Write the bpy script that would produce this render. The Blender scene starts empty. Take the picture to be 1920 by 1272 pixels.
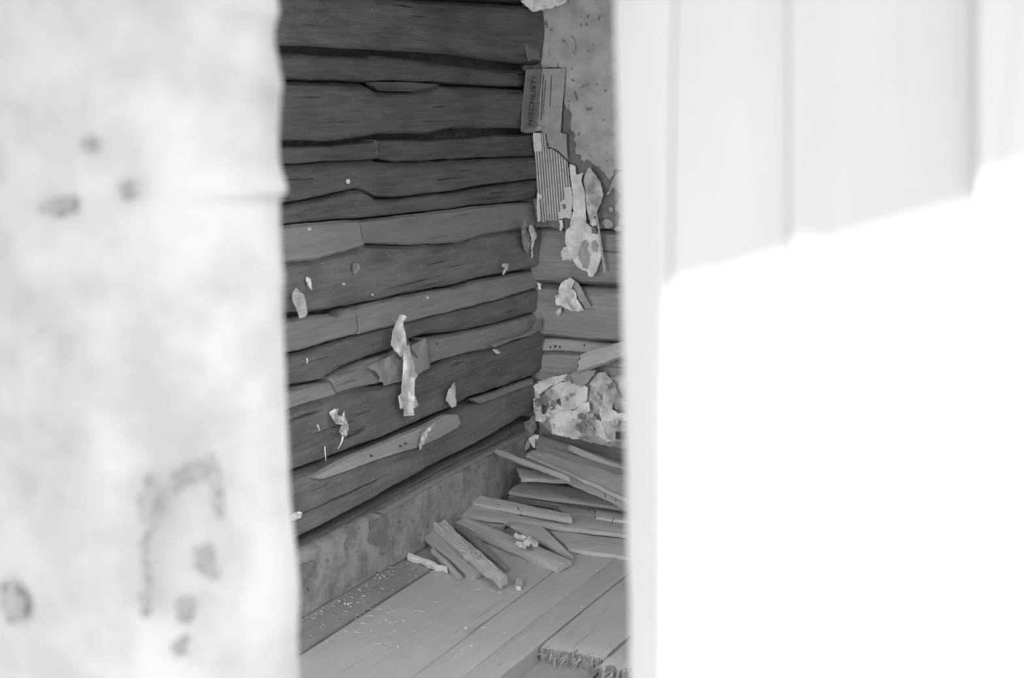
import bpy, bmesh, math, random
from mathutils import Vector, Matrix, noise
from mathutils.geometry import delaunay_2d_cdt

scn = bpy.context.scene
R = random.Random(7)

# ------------------------------------------------------------------ camera
FPX = 2667.0
PITCH = math.atan(466 / FPX)
YAW = math.radians(26.34)
CAM = Vector((2.31, 0.0, 1.5))
cd = bpy.data.cameras.new('camera')
cam = bpy.data.objects.new('camera', cd)
scn.collection.objects.link(cam)
cam.location = CAM
cam.rotation_euler = (math.pi / 2 - PITCH, 0, YAW)
cd.sensor_fit = 'HORIZONTAL'
cd.sensor_width = 36
cd.lens = FPX * 36 / 1920
cd.clip_start = 0.02
cd.dof.use_dof = True
cd.dof.focus_distance = 4.75
cd.dof.aperture_fstop = 4.0
scn.camera = cam
CR = Matrix.Rotation(YAW, 3, 'Z') @ Matrix.Rotation(math.pi / 2 - PITCH, 3, 'X')

# ------------------------------------------------------------------ light
w = bpy.data.worlds.new('overcast_sky')
scn.world = w
w.use_nodes = True
wn = w.node_tree
bg = wn.nodes['Background']
bg.inputs['Color'].default_value = (1, 1, 1, 1)
bg.inputs['Strength'].default_value = 3.5

SUN = Vector((-0.50, -0.62, 0.66)).normalized()      # direction towards the sun
sd = bpy.data.lights.new('sun', 'SUN')
sd.energy = 13
sd.angle = math.radians(0.9)
so = bpy.data.objects.new('sun', sd)
scn.collection.objects.link(so)
so.rotation_euler = SUN.to_track_quat('Z', 'Y').to_euler()

def area(name, loc, rot, sx, sy, power):
    d = bpy.data.lights.new(name, 'AREA')
    d.shape = 'RECTANGLE'
    d.size, d.size_y, d.energy = sx, sy, power
    o = bpy.data.objects.new(name, d)
    scn.collection.objects.link(o)
    o.location, o.rotation_euler = loc, rot
    return o
area('doorway_boost', (0.62, 1.12, 0.95), (math.radians(66), 0, 0), 0.8, 1.6, 36)       # added lamp, boosts the weak daylight of the unseen doorway
area('ceiling_fill', (3.1, 2.0, 2.46), (0, 0, 0), 1.5, 1.2, 34)                        # added lamp in the made-up ceiling hole, for light from above

scn.view_settings.view_transform = 'Standard'
scn.view_settings.look = 'None'
scn.view_settings.exposure = 0.0
scn.view_settings.gamma = 1.0
scn.view_settings.use_curve_mapping = False
scn.cycles.use_denoising = True
scn.cycles.max_bounces = 8
scn.cycles.diffuse_bounces = 5

# ------------------------------------------------------------------ helpers
YB = 4.87      # back wall
YF = 0.95      # outside face of the front wall

def ray(u, v):
    return CR @ Vector(((u - 960) / FPX, -(v - 636) / FPX, -1.0))

class Plane:
    """A plane of the place; off is the distance in front of it."""
    def __init__(self, axis, value, sign):
        self.axis, self.value, self.sign = axis, value, sign
    def at(self, u, v, off=0.0):
        d = ray(u, v)
        t = (self.value + self.sign * off - CAM[self.axis]) / d[self.axis]
        return CAM + d * t
LW = Plane(0, 0.0, 1)       # left wall, x = off
BW = Plane(1, YB, -1)       # back wall
FL = Plane(2, 0.0, 1)       # floor
FW = Plane(1, YF, -1)       # front wall, outside face

def nz(x, y, z, s=1.0):
    return noise.noise(Vector((x * s, y * s, z * s)))

def link(name, me, mat=None, parent=None):
    o = bpy.data.objects.new(name, me)
    scn.collection.objects.link(o)
    if mat:
        me.materials.append(mat)
    if parent:
        o.parent = parent
    return o

def build(name, bm, mat, parent=None, smooth=True, angle=40):
    bmesh.ops.recalc_face_normals(bm, faces=bm.faces)
    me = bpy.data.meshes.new(name)
    bm.to_mesh(me)
    bm.free()
    if smooth:
        for p in me.polygons:
            p.use_smooth = True
        me.set_sharp_from_angle(angle=math.radians(angle))
    return link(name, me, mat, parent)

def empty(name, loc=(0, 0, 0)):
    o = bpy.data.objects.new(name, None)
    scn.collection.objects.link(o)
    o.location = loc
    o.empty_display_size = 0.1
    return o

def tag(o, label, cat, group=None, kind=None):
    o['label'] = label
    o['category'] = cat
    if group: o['group'] = group
    if kind: o['kind'] = kind
    return o

def interp(pts, x):
    if x <= pts[0][0]: return pts[0][1]
    for (a, b), (c, d) in zip(pts, pts[1:]):
        if x <= c:
            return b + (d - b) * (x - a) / max(1e-9, c - a)
    return pts[-1][1]

# ------------------------------------------------------------------ materials
def N(nt, t, **kw):
    n = nt.nodes.new(t)
    for k, v in kw.items():
        setattr(n, k, v)
    return n

def grey(v):
    return (v, v, v, 1)

def mat_base(name, rough=0.85):
    m = bpy.data.materials.new(name)
    m.use_nodes = True
    nt = m.node_tree
    b = nt.nodes['Principled BSDF']
    b.inputs['Roughness'].default_value = rough
    b.inputs['Specular IOR Level'].default_value = 0.15
    return m, nt, b

def wood(name, dark, light, axis='x', grain=1.0, patch=0.35, crack=0.5, bump=0.5, vary=0.12, speck=0.0, worm=0.0):
    """weathered wood: grain along one axis, broad patches, hairline drying cracks"""
    m, nt, b = mat_base(name)
    L = nt.links
    tc = N(nt, 'ShaderNodeTexCoord')
    def mapped(along, across):
        mp = N(nt, 'ShaderNodeMapping')
        s = [across, across, across]
        s['xyz'.index(axis)] = along
        mp.inputs['Scale'].default_value = s
        L.new(tc.outputs['Object'], mp.inputs['Vector'])
        return mp
    def nt_noise(mp, scale, detail=5, rough=0.6):
        n = N(nt, 'ShaderNodeTexNoise')
        n.inputs['Scale'].default_value = scale
        n.inputs['Detail'].default_value = detail
        n.inputs['Roughness'].default_value = rough
        L.new(mp.outputs[0], n.inputs['Vector'])
        return n
    g = nt_noise(mapped(5 * grain, 90 * grain), 1.0, 6, 0.65)
    p = nt_noise(mapped(3, 9), 1.0, 4, 0.6)
    f = nt_noise(mapped(160, 260), 1.0, 2, 0.7)
    mix = N(nt, 'ShaderNodeMath', operation='MULTIPLY_ADD')
    L.new(p.outputs['Fac'], mix.inputs[0])
    mix.inputs[1].default_value = patch
    g2 = N(nt, 'ShaderNodeMath', operation='MULTIPLY')
    L.new(g.outputs['Fac'], g2.inputs[0])
    g2.inputs[1].default_value = 1 - patch
    L.new(g2.outputs[0], mix.inputs[2])
    f2 = N(nt, 'ShaderNodeMath', operation='MULTIPLY_ADD')
    L.new(f.outputs['Fac'], f2.inputs[0])
    f2.inputs[1].default_value = 0.28
    L.new(mix.outputs[0], f2.inputs[2])
    ramp = N(nt, 'ShaderNodeValToRGB')
    ramp.color_ramp.elements[0].position = 0.44
    ramp.color_ramp.elements[0].color = grey(dark)
    ramp.color_ramp.elements[1].position = 0.86
    ramp.color_ramp.elements[1].color = grey(light)
    L.new(f2.outputs[0], ramp.inputs[0])
    col = ramp.outputs[0]
    # hairline cracks
    c = nt_noise(mapped(1.6, 75), 1.0, 2, 0.5)
    cr = N(nt, 'ShaderNodeMapRange')
    cr.inputs['From Min'].default_value = 0.27
    cr.inputs['From Max'].default_value = 0.33
    L.new(c.outputs['Fac'], cr.inputs['Value'])
    cr.inputs['To Min'].default_value = 1 - crack
    cr.inputs['To Max'].default_value = 1.0
    mu = N(nt, 'ShaderNodeMixRGB', blend_type='MULTIPLY')
    mu.inputs[0].default_value = 1
    L.new(col, mu.inputs[1])
    L.new(cr.outputs[0], mu.inputs[2])
    col = mu.outputs[0]
    if speck:
        sp = nt_noise(mapped(70, 70), 1.0, 3, 0.6)
        sr = N(nt, 'ShaderNodeMapRange')
        sr.inputs['From Min'].default_value = 0.66
        sr.inputs['From Max'].default_value = 0.72
        sr.inputs['To Max'].default_value = speck
        L.new(sp.outputs['Fac'], sr.inputs['Value'])
        sm = N(nt, 'ShaderNodeMixRGB')
        L.new(sr.outputs[0], sm.inputs[0])
        L.new(col, sm.inputs[1])
        sm.inputs[2].default_value = grey(min(0.8, light * 2.0))
        col = sm.outputs[0]
    oi = N(nt, 'ShaderNodeObjectInfo')
    vr = N(nt, 'ShaderNodeMapRange')
    vr.inputs['To Min'].default_value = 1 - vary
    vr.inputs['To Max'].default_value = 1 + vary
    L.new(oi.outputs['Random'], vr.inputs['Value'])
    mv = N(nt, 'ShaderNodeMixRGB', blend_type='MULTIPLY')
    mv.inputs[0].default_value = 1
    L.new(col, mv.inputs[1])
    L.new(vr.outputs[0], mv.inputs[2])
    L.new(mv.outputs[0], b.inputs['Base Color'])
    bp = N(nt, 'ShaderNodeBump')
    bp.inputs['Strength'].default_value = bump
    bp.inputs['Distance'].default_value = 0.006
    hs = N(nt, 'ShaderNodeMath', operation='MULTIPLY')
    L.new(f2.outputs[0], hs.inputs[0])
    L.new(cr.outputs[0], hs.inputs[1])
    L.new(hs.outputs[0], bp.inputs['Height'])
    L.new(bp.outputs[0], b.inputs['Normal'])
    return m

def mottled(name, dark, light, scale=14, lo=0.35, hi=0.7, bump=0.3, dots=0.0, rough=0.9, detail=6):
    """paper, plaster, dusty cloth: blotches, optional dark specks"""
    m, nt, b = mat_base(name, rough)
    L = nt.links
    tc = N(nt, 'ShaderNodeTexCoord')
    n = N(nt, 'ShaderNodeTexNoise')
    n.inputs['Scale'].default_value = scale
    n.inputs['Detail'].default_value = detail
    n.inputs['Roughness'].default_value = 0.62
    L.new(tc.outputs['Object'], n.inputs['Vector'])
    ramp = N(nt, 'ShaderNodeValToRGB')
    ramp.color_ramp.elements[0].position = lo
    ramp.color_ramp.elements[0].color = grey(dark)
    ramp.color_ramp.elements[1].position = hi
    ramp.color_ramp.elements[1].color = grey(light)
    L.new(n.outputs['Fac'], ramp.inputs[0])
    col = ramp.outputs[0]
    if dots:
        v = N(nt, 'ShaderNodeTexNoise')
        v.inputs['Scale'].default_value = 42
        v.inputs['Detail'].default_value = 3
        L.new(tc.outputs['Object'], v.inputs['Vector'])
        r = N(nt, 'ShaderNodeMapRange')
        r.inputs['From Min'].default_value = 0.29
        r.inputs['From Max'].default_value = 0.35
        r.inputs['To Min'].default_value = 1 - dots
        r.inputs['To Max'].default_value = 1
        L.new(v.outputs['Fac'], r.inputs['Value'])
        mu = N(nt, 'ShaderNodeMixRGB', blend_type='MULTIPLY')
        mu.inputs[0].default_value = 1
        L.new(col, mu.inputs[1])
        L.new(r.outputs[0], mu.inputs[2])
        col = mu.outputs[0]
    L.new(col, b.inputs['Base Color'])
    fn = N(nt, 'ShaderNodeTexNoise')
    fn.inputs['Scale'].default_value = 120
    fn.inputs['Detail'].default_value = 4
    L.new(tc.outputs['Object'], fn.inputs['Vector'])
    bp = N(nt, 'ShaderNodeBump')
    bp.inputs['Strength'].default_value = bump
    bp.inputs['Distance'].default_value = 0.004
    L.new(fn.outputs['Fac'], bp.inputs['Height'])
    L.new(bp.outputs[0], b.inputs['Normal'])
    return m

M = {}
M['dimlog'] = wood('dim_upper_log', 0.08, 0.24, 'y', patch=0.5, speck=0.3, crack=0.6, bump=0.9, vary=0.06)  # dimmer light high on the wall, put into the logs' colour
M['log'] = wood('hewn_log', 0.11, 0.32, 'y', patch=0.55, speck=0.45, crack=0.6, bump=0.9)
M['strip'] = wood('seam_strip', 0.26, 0.40, 'y', crack=0.4, bump=0.4, vary=0.06)
M['batten'] = wood('pale_batten', 0.36, 0.56, 'y', crack=0.5)
M['sill'] = mottled('flaking_sill', 0.26, 0.44, 16, 0.36, 0.62, 0.45, dots=0.45)
M['dark'] = mottled('moss_in_seams', 0.10, 0.18, 30)
M['backlog'] = wood('back_log', 0.24, 0.42, 'x', crack=0.5)
M['backstrip'] = wood('back_strip', 0.40, 0.56, 'x', crack=0.4)
M['dirtyfloor'] = wood('dirty_floor_wood', 0.27, 0.42, 'y', patch=0.7, crack=0.3, bump=0.6, vary=0.03, speck=0.4)
M['floor'] = wood('floor_wood', 0.43, 0.58, 'y', patch=0.55, crack=0.35, bump=0.3, vary=0.04, speck=0.15)
M['stick'] = wood('split_wood', 0.38, 0.64, 'x', crack=0.6, bump=0.7, vary=0.1)
M['palestick'] = wood('pale_split_wood', 0.55, 0.75, 'x', crack=0.3)
M['palewood'] = wood('pale_bark_rim', 0.42, 0.64, 'x', crack=0.5, bump=0.7)
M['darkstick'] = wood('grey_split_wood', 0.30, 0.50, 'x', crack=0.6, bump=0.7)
M['endgrain'] = mottled('end_grain', 0.18, 0.32, 60)
M['plaster'] = mottled('old_plaster', 0.34, 0.52, 11, 0.3, 0.62, 0.35, dots=0.5)
M['tar'] = mottled('tar_paper', 0.17, 0.27, 25)
M['paper'] = mottled('old_paper', 0.60, 0.86, 22, 0.34, 0.56, 0.3)
M['stained'] = mottled('stained_paper', 0.32, 0.78, 12, 0.36, 0.60, 0.3)
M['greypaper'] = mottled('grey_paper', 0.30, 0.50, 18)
M['card'] = mottled('corrugated_card', 0.62, 0.82, 30)
M['cardface'] = mottled('card_face', 0.34, 0.42, 30)
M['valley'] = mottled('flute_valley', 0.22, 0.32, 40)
M['print'] = mottled('printed_card', 0.24, 0.32, 40)
M['ink'] = mottled('ink', 0.06, 0.10, 40)
M['nail'] = mottled('rusty_nail', 0.05, 0.10, 40)
M['dust'] = mottled('floor_dirt', 0.10, 0.18, 8, bump=0.8)
M['crumb'] = mottled('crumbs', 0.35, 0.85, 60)
M['front'] = wood('bleached_plank', 0.36, 0.42, 'z', grain=0.3, patch=0.6, crack=0.08, bump=0.15, vary=0.02)
M['pale_side'] = wood('pale_side', 0.55, 0.62, 'z', grain=0.3, patch=0.6, crack=0.1, bump=0.15, vary=0.0)
M['post'] = mottled('bleached_post', 0.35, 0.47, 11, 0.30, 0.62, 0.4, detail=3)
M['bark'] = mottled('bark_remnant', 0.24, 0.38, 20)
M['shell'] = mottled('shell_wood', 0.20, 0.30, 6)
M['ground'] = mottled('trodden_ground', 0.22, 0.36, 2)

# ------------------------------------------------------------------ builders
def log_piece(name, top, bot, plane, depth, mat, parent, bulge=0.025, rnd=0.03, tilt=0.0, s0=None, s1=None,
              rough=0.006, back=0.12, seed=0.0, K=10, bot_w=None, ragged=0.0):
    """A horizontal log or strip on a wall, from its upper and lower outline (points on the wall plane)."""
    ax = 1 if plane is LW else 0
    def line(pts):
        q = [plane.at(u, v, depth + bulge) for u, v in pts]
        return sorted((p[ax], p.z) for p in q)
    tl = line(top)
    bl = line(bot) if bot_w is None else [(0, bot_w), (9, bot_w)]
    dense0, dense1 = (3.05, YB) if plane is LW else (0.0, 0.62)
    lo, hi = (1.06, YB - 0.002) if plane is LW else (0.0, 4.6)
    if s0 is not None: lo = plane.at(s0, 600, depth)[ax]
    if s1 is not None: hi = plane.at(s1, 600, depth)[ax]
    S = []
    x = lo
    while x < hi - 1e-4:
        S.append(x)
        x += 0.011 if dense0 - 0.02 <= x <= dense1 else 0.15
    S.append(hi)
    bm = bmesh.new()
    cols = []
    sd = seed * 7.31
    for i, s in enumerate(S):
        zt, zb = interp(tl, s), interp(bl, s)
        zt += 0.0025 * nz(s * 9, sd, 1.3) + 0.0015 * nz(s * 40, sd, 2.3)
        zb += 0.0025 * nz(s * 9, sd, 5.3) + 0.0015 * nz(s * 40, sd, 7.3)
        if zt < zb + 0.004: zt = zb + 0.004
        h = zt - zb
        row = []
        edge = min(1.0, min(i, len(S) - 1 - i) / 1.5) if ragged else 1
        for k in range(K + 1):
            t = k / K
            t = t * t * (3 - 2 * t) * 0.5 + t * 0.5
            z = zb + h * t
            d = min(t, 1 - t) * h
            q = min(1.0, d / max(rnd, 1e-4))
            off = depth + bulge * math.sqrt(max(0, 1 - (1 - q) ** 2)) + tilt * (0.5 - t)
            off += rough * (nz(s * 3, z * 14, sd) + 0.6 * nz(s * 8, z * 45, sd + 4)) + 0.25 * rough * nz(s * 30, z * 120, sd)
            ss = s
            if ragged and i == len(S) - 1: ss += ragged * nz(z * 50, sd, 3.1)
            if ragged and i == 0: ss += ragged * nz(z * 50, sd, 9.1)
            row.append((ss, z, off))
        row.append((s, zt, -back))
        row.insert(0, (s, zb, -back))
        vs = []
        for (ss, z, off) in row:
            p = (off, ss, z) if plane is LW else (ss, YB - off, z)
            vs.append(bm.verts.new(p))
        cols.append(vs)
    for a, b in zip(cols, cols[1:]):
        for k in range(len(a) - 1):
            bm.faces.new((a[k], b[k], b[k + 1], a[k + 1]))
        bm.faces.new((a[-1], b[-1], b[0], a[0]))
    bm.faces.new(cols[0])
    bm.faces.new(list(reversed(cols[-1])))
    return build(name, bm, mat, parent, angle=35)

def roughen(poly, amp, step):
    out = []
    n = len(poly)
    for i in range(n):
        (a, b), (c, d) = poly[i], poly[(i + 1) % n]
        ln = math.hypot(c - a, d - b)
        k = max(1, int(ln / step))
        for j in range(k):
            t = j / k
            jx = amp * (R.random() - 0.5) * 2 if j else 0
            jy = amp * (R.random() - 0.5) * 2 if j else 0
            out.append((a + (c - a) * t + jx, b + (d - b) * t + jy))
    return out

def inside(poly, x, y):
    r = False
    j = len(poly) - 1
    for i in range(len(poly)):
        xi, yi = poly[i]; xj, yj = poly[j]
        if (yi > y) != (yj > y) and x < (xj - xi) * (y - yi) / (yj - yi) + xi:
            r = not r
        j = i
    return r

def sheet_mesh(name, poly, place, mat, parent=None, step=4.0, amp=0.7, thick=0.0012, smooth=True, angle=60):
    """A thin sheet: outline poly (u, v), place(u, v) -> world point"""
    pl = roughen(poly, amp, step)
    us = [p[0] for p in pl]; vs = [p[1] for p in pl]
    pts = [Vector(p) for p in pl]
    edges = [(i, (i + 1) % len(pl)) for i in range(len(pl))]
    y = min(vs) + step / 2
    while y < max(vs):
        x = min(us) + step / 2
        while x < max(us):
            jx, jy = x + (R.random() - .5) * step * .5, y + (R.random() - .5) * step * .5
            if inside(pl, jx, jy):
                pts.append(Vector((jx, jy)))
            x += step
        y += step
    co, _, faces, *_ = delaunay_2d_cdt(pts, edges, [], 1, 1e-4)
    bm = bmesh.new()
    bv = [bm.verts.new(place(p.x, p.y)) for p in co]
    for f in faces:
        try:
            bm.faces.new([bv[i] for i in f])
        except ValueError:
            pass
    for v in [v for v in bm.verts if not v.link_faces]:
        bm.verts.remove(v)
    # consistent facing towards the camera, then give it thickness away from it
    bm.normal_update()
    for f in bm.faces:
        c = f.calc_center_median()
        if f.normal.dot(CAM - c) < 0:
            f.normal_flip()
    bm.normal_update()
    nrm = {v: v.normal.copy() for v in bm.verts}
    front = list(bm.faces)
    twin = {}
    for v in list(bm.verts):
        twin[v] = bm.verts.new(v.co - nrm[v] * thick)
    bound = [(e.verts[0], e.verts[1]) for e in bm.edges if len(e.link_faces) == 1]
    for f in front:
        bm.faces.new([twin[v] for v in reversed(f.verts[:])])
    for a, b in bound:
        try:
            bm.faces.new((a, b, twin[b], twin[a]))
        except ValueError:
            pass
    return build(name, bm, mat, parent, smooth, angle)

def wall_paper(name, poly, plane, off, mat, parent=None, wrinkle=0.006, curl=0.0, scale=0.05, seed=None, step=4.0, amp=0.7,
               thick=0.0012, hang=0.0, tilt=(0, 0), span=None):
    """Paper on a wall: off = distance, wrinkle = relief in metres, curl = lift of the lower edge, hang = lift per px down"""
    sd = R.random() * 100 if seed is None else seed
    vs = [p[1] for p in poly]; v0, v1 = min(vs), max(vs)
    if span: v0, v1 = span
    us = [p[0] for p in poly]; uc = (min(us) + max(us)) / 2; uw = max(8, max(us) - min(us))
    def place(u, v):
        t = (v - v0) / max(1, v1 - v0)
        o = off + curl * t * t + hang * t + tilt[0] * (u - uc) / uw + tilt[1] * (t - .5) + wrinkle * (nz(u * scale, v * scale * 0.8, sd) + 0.6 * abs(nz(u * scale * 1.7, v * scale * 1.3, sd + 9)))
        o = max(o, off * 0.5)
        return plane.at(u, v, o)
    return sheet_mesh(name, poly, place, mat, parent, step, amp, thick)

def P(c):
    """corner (u, v, plane letter, value) -> world point"""
    u, v, k, val = c
    return Plane({'x': 0, 'y': 1, 'z': 2}[k], val, 1).at(u, v)

def board(name, A, B, C, D, thick, mat, label=None, cat='plank', group=None, jag0=0.01, jag1=0.01, wob=0.004, parent=None,
          n=26, seed=None, bark=0.0):
    """A split piece of wood; A far-left, B far-right, C near-right, D near-left corners of its upper face"""
    sd = R.random() * 60 if seed is None else seed
    reach = 1.0
    if B[0] > 1225:      # ends hidden behind the jamb: uneven lengths
        k = (sd * 0.618) % 1.0
        reach = (1.04 + 0.36 * k) if B[2] == 'z' else (0.93 + 0.09 * k)
    A, B, C, D = [P(c) for c in (A, B, C, D)]
    B, C = A + (B - A) * reach, D + (C - D) * reach
    org = (A + B + C + D) / 4
    X = ((B + C) - (A + D)).normalized()
    Yv = ((A + B) - (C + D))
    Z = X.cross(Yv).normalized()
    if Z.z < 0 and abs(Z.z) > 0.2: Z = -Z
    elif abs(Z.z) <= 0.2 and Z.dot(CAM - org) < 0: Z = -Z
    Yv = Z.cross(X)
    fr = Matrix((X, Yv, Z)).transposed()
    inv = fr.transposed()
    a, b, c, d = [inv @ (q - org) for q in (A, B, C, D)]
    bm = bmesh.new()
    rows = []
    J = 7
    for i in range(n + 1):
        s = i / n
        e0, e1 = a.lerp(b, s), d.lerp(c, s)          # far and near edge
        w0 = wob * (nz(s * 5, sd, 0.3) + 0.5 * nz(s * 17, sd, 4.4))
        w1 = wob * (nz(s * 5, sd, 8.3) + 0.5 * nz(s * 17, sd, 2.4))
        row = []
        top = []
        for j in range(J + 1):
            t = j / J
            p = e0.lerp(e1, t)
            p.y += w0 * (1 - t) + w1 * t
            p.z += 0.5 * wob * nz(s * 7, t * 5, sd) + bark * abs(nz(s * 9, t * 3, sd + 2))
            if j in (0, J):
                p.z -= min(0.003, thick * 0.25)
            jag = jag0 * nz(t * 6, sd, 1.7) * max(0, 1 - s * 8) - jag1 * nz(t * 6, sd, 6.1) * max(0, 1 - (1 - s) * 8)
            p.x += jag
            top.append(p)
        th = thick * (1 + 0.15 * nz(s * 4, sd, 3.3))
        bot = [Vector((p.x, p.y, p.z - th)) for p in (top[-1], top[J // 2], top[0])]
        for q in bot: q.z += wob * 0.5 * nz(q.x * 9, q.y * 30, sd)
        rows.append([bm.verts.new(p) for p in top + bot])
    for r0, r1 in zip(rows, rows[1:]):
        m_ = len(r0)
        for k in range(m_):
            bm.faces.new((r0[k], r1[k], r1[(k + 1) % m_], r0[(k + 1) % m_]))
    bm.faces.new(rows[0]); bm.faces.new(list(reversed(rows[-1])))
    o = build(name, bm, mat, None, angle=32)
    o.matrix_world = Matrix.Translation(org) @ fr.to_4x4()
    if label: tag(o, label, cat, group)
    if parent:
        bpy.context.view_layer.update()
        o.parent = parent
        o.matrix_parent_inverse = parent.matrix_world.inverted()
    return o

def tube(name, pts, r0, r1, mat, parent=None, sides=6, world_parent=None):
    bm = bmesh.new()
    rings = []
    for i, p in enumerate(pts):
        a = pts[max(0, i - 1)]; b = pts[min(len(pts) - 1, i + 1)]
        t = (b - a).normalized()
        u = t.orthogonal().normalized(); v = t.cross(u)
        r = r0 + (r1 - r0) * i / max(1, len(pts) - 1)
        rings.append([bm.verts.new(p + (u * math.cos(k * 2 * math.pi / sides) + v * math.sin(k * 2 * math.pi / sides)) * r) for k in range(sides)])
    for a, b in zip(rings, rings[1:]):
        for k in range(sides):
            bm.faces.new((a[k], a[(k + 1) % sides], b[(k + 1) % sides], b[k]))
    bm.faces.new(rings[0]); bm.faces.new(list(reversed(rings[-1])))
    o = build(name, bm, mat, None)
    if parent:
        o.parent = parent
        bpy.context.view_layer.update()
        o.matrix_parent_inverse = parent.matrix_world.inverted()
    return o

def box(name, x0, x1, y0, y1, z0, z1, mat, parent=None, bev=0.004):
    bm = bmesh.new()
    bmesh.ops.create_cube(bm, size=1)
    for v in bm.verts:
        v.co = Vector((x0 + (v.co.x + .5) * (x1 - x0), y0 + (v.co.y + .5) * (y1 - y0), z0 + (v.co.z + .5) * (z1 - z0)))
    if bev:
        bmesh.ops.bevel(bm, geom=bm.edges[:], offset=bev, segments=2, affect='EDGES')
    return build(name, bm, mat, parent)

# ================================================================== STRUCTURE
# ---------------------------------------------------------------- left wall
wl = box('wall_left', -0.16, -0.055, 1.06, YB, -0.1, 2.6, M['dark'], bev=0)
tag(wl, 'dark wall of hewn logs with thin strips along the seams', 'wall', kind='structure')

left_logs = [
 # top, bottom, depth, bulge, rnd, tilt
 ([(500, -210), (1002, -120)], [(500, -24), (820, -4), (970, 4), (1002, 6)], 0.0, 0.03, 0.04, 0.0),
 ([(500, -19), (820, 2), (970, 10), (1002, 12)], [(518, 83), (700, 92), (860, 101), (981, 118), (1002, 121)], 0.02, 0.03, 0.03, -0.01),
 ([(518, 99), (600, 102), (690, 107), (697, 108), (702, 103), (760, 108), (860, 122), (946, 131), (1002, 132)],
  [(533, 151), (640, 153), (686, 155), (760, 153), (825, 155), (860, 159), (985, 164), (1002, 165)], 0.0, 0.025, 0.02, 0.006),
 ([(533, 153), (640, 155), (686, 158), (698, 164), (712, 172), (770, 174), (810, 168), (825, 160), (860, 162), (1002, 169)],
  [(523, 264), (640, 264), (700, 257), (720, 251), (817, 251), (860, 241), (970, 240), (1002, 241)], 0.012, 0.03, 0.03, -0.012),
 ([(535, 311), (631, 305), (709, 301), (740, 306), (860, 300), (1002, 295)],
  [(523, 386), (600, 372), (676, 353), (706, 371), (741, 372), (860, 358), (890, 352), (1002, 336)], 0.005, 0.025, 0.02, 0.012),
 ([(523, 389), (600, 374), (676, 355), (706, 374), (741, 374), (860, 360), (890, 354), (1002, 338)],
  [(528, 422), (626, 414), (681, 411), (779, 400), (860, 391), (890, 386), (1002, 376)], 0.002, 0.025, 0.015, -0.014),
 ([(533, 494), (593, 491), (681, 465), (686, 459), (760, 462), (860, 457), (903, 443), (1002, 429)],
  [(533, 592), (636, 580), (650, 577), (663, 575), (777, 550), (860, 536), (903, 523), (991, 507), (1002, 505)], 0.005, 0.03, 0.03, -0.006),
 ([(538, 668), (583, 660), (663, 633), (741, 612), (860, 583), (933, 564), (1002, 544)],
  [(538, 727), (606, 714), (646, 690), (689, 674), (739, 656), (774, 636), (799, 629), (860, 624), (941, 606), (976, 596), (1002, 589)], -0.004, 0.025, 0.02, -0.006),
 ([(540, 773), (618, 747), (661, 732), (719, 726), (754, 718), (802, 699), (860, 668), (918, 658), (961, 638), (1002, 624)],
  [(540, 891), (563, 883), (711, 829), (799, 791), (860, 763), (885, 749), (926, 736), (1002, 708)], 0.012, 0.03, 0.03, -0.004),
 ([(540, 899), (563, 891), (711, 839), (799, 801), (860, 773), (926, 744), (1002, 715)],
  [(556, 1019), (770, 902), (841, 863), (911, 827), (981, 787), (1002, 777)], 0.012, 0.03, 0.03, -0.004),
 ([(556, 1023), (770, 906), (841, 867), (911, 831), (1002, 781)],
  [(562, 1060), (718, 980), (820, 916), (913, 868), (1002, 820)], -0.02, 0.015, 0.01, 0.0),
]
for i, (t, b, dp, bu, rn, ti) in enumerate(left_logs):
    log_piece('log', t, b, LW, dp, M['dimlog' if i < 6 else 'log'], wl, bu, rn, ti, seed=i + 1, rough=0.007)

strips = [
 # D
 ([(523, 276), (620, 274), (700, 266), (707, 265)], [(535, 309), (631, 303), (707, 299)], None, 707, 0.0, 0.012),
 ([(709, 262), (817, 263), (860, 259), (981, 252), (1002, 251)], [(709, 297), (740, 304), (860, 298), (895, 296), (1002, 293)], 709, None, 0.004, 0.012),
 # F
 ([(528, 424), (626, 416), (676, 413)], [(533, 492), (593, 489), (676, 463)], None, 676.5, 0.006, 0.02),
 ([(678, 414), (779, 402), (860, 393), (890, 388), (1002, 379)], [(686, 457), (760, 460), (860, 455), (903, 441), (1002, 427)], 678, None, 0.003, 0.022),
 # H
 ([(533, 601), (622, 590), (636, 594), (646, 590), (656, 581), (664, 579)], [(538, 662), (600, 645), (664, 628)], None, 664, 0.006, 0.012),
 ([(666, 577), (777, 553), (860, 539), (903, 526), (1002, 509)], [(666, 629), (741, 609), (860, 580), (933, 561), (1002, 541)], 666, None, 0.004, 0.024),
 # J
 ([(538, 733), (606, 719), (618, 718)], [(538, 768), (618, 743)], None, 617, 0.01, 0.024),
 ([(620, 714), (632, 704), (646, 695), (689, 678), (739, 661), (774, 648), (800, 640)],
  [(620, 741), (661, 729), (719, 717), (754, 716), (800, 697)], 620, 800, 0.006, 0.02),
 ([(802, 637), (860, 627), (941, 609), (976, 599), (1002, 592)], [(802, 682), (860, 665), (918, 654), (961, 635), (1002, 620)], 802, None, 0.014, 0.026),
]
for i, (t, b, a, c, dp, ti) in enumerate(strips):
    log_piece('seam_strip', t, b, LW, dp, M['dimlog' if i < 2 else 'strip'], wl, 0.008, 0.008, ti * (.5 if i < 2 else .8), s0=a, s1=c, seed=30 + i, rough=0.003, back=0.05, K=8, ragged=0.004)

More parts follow.
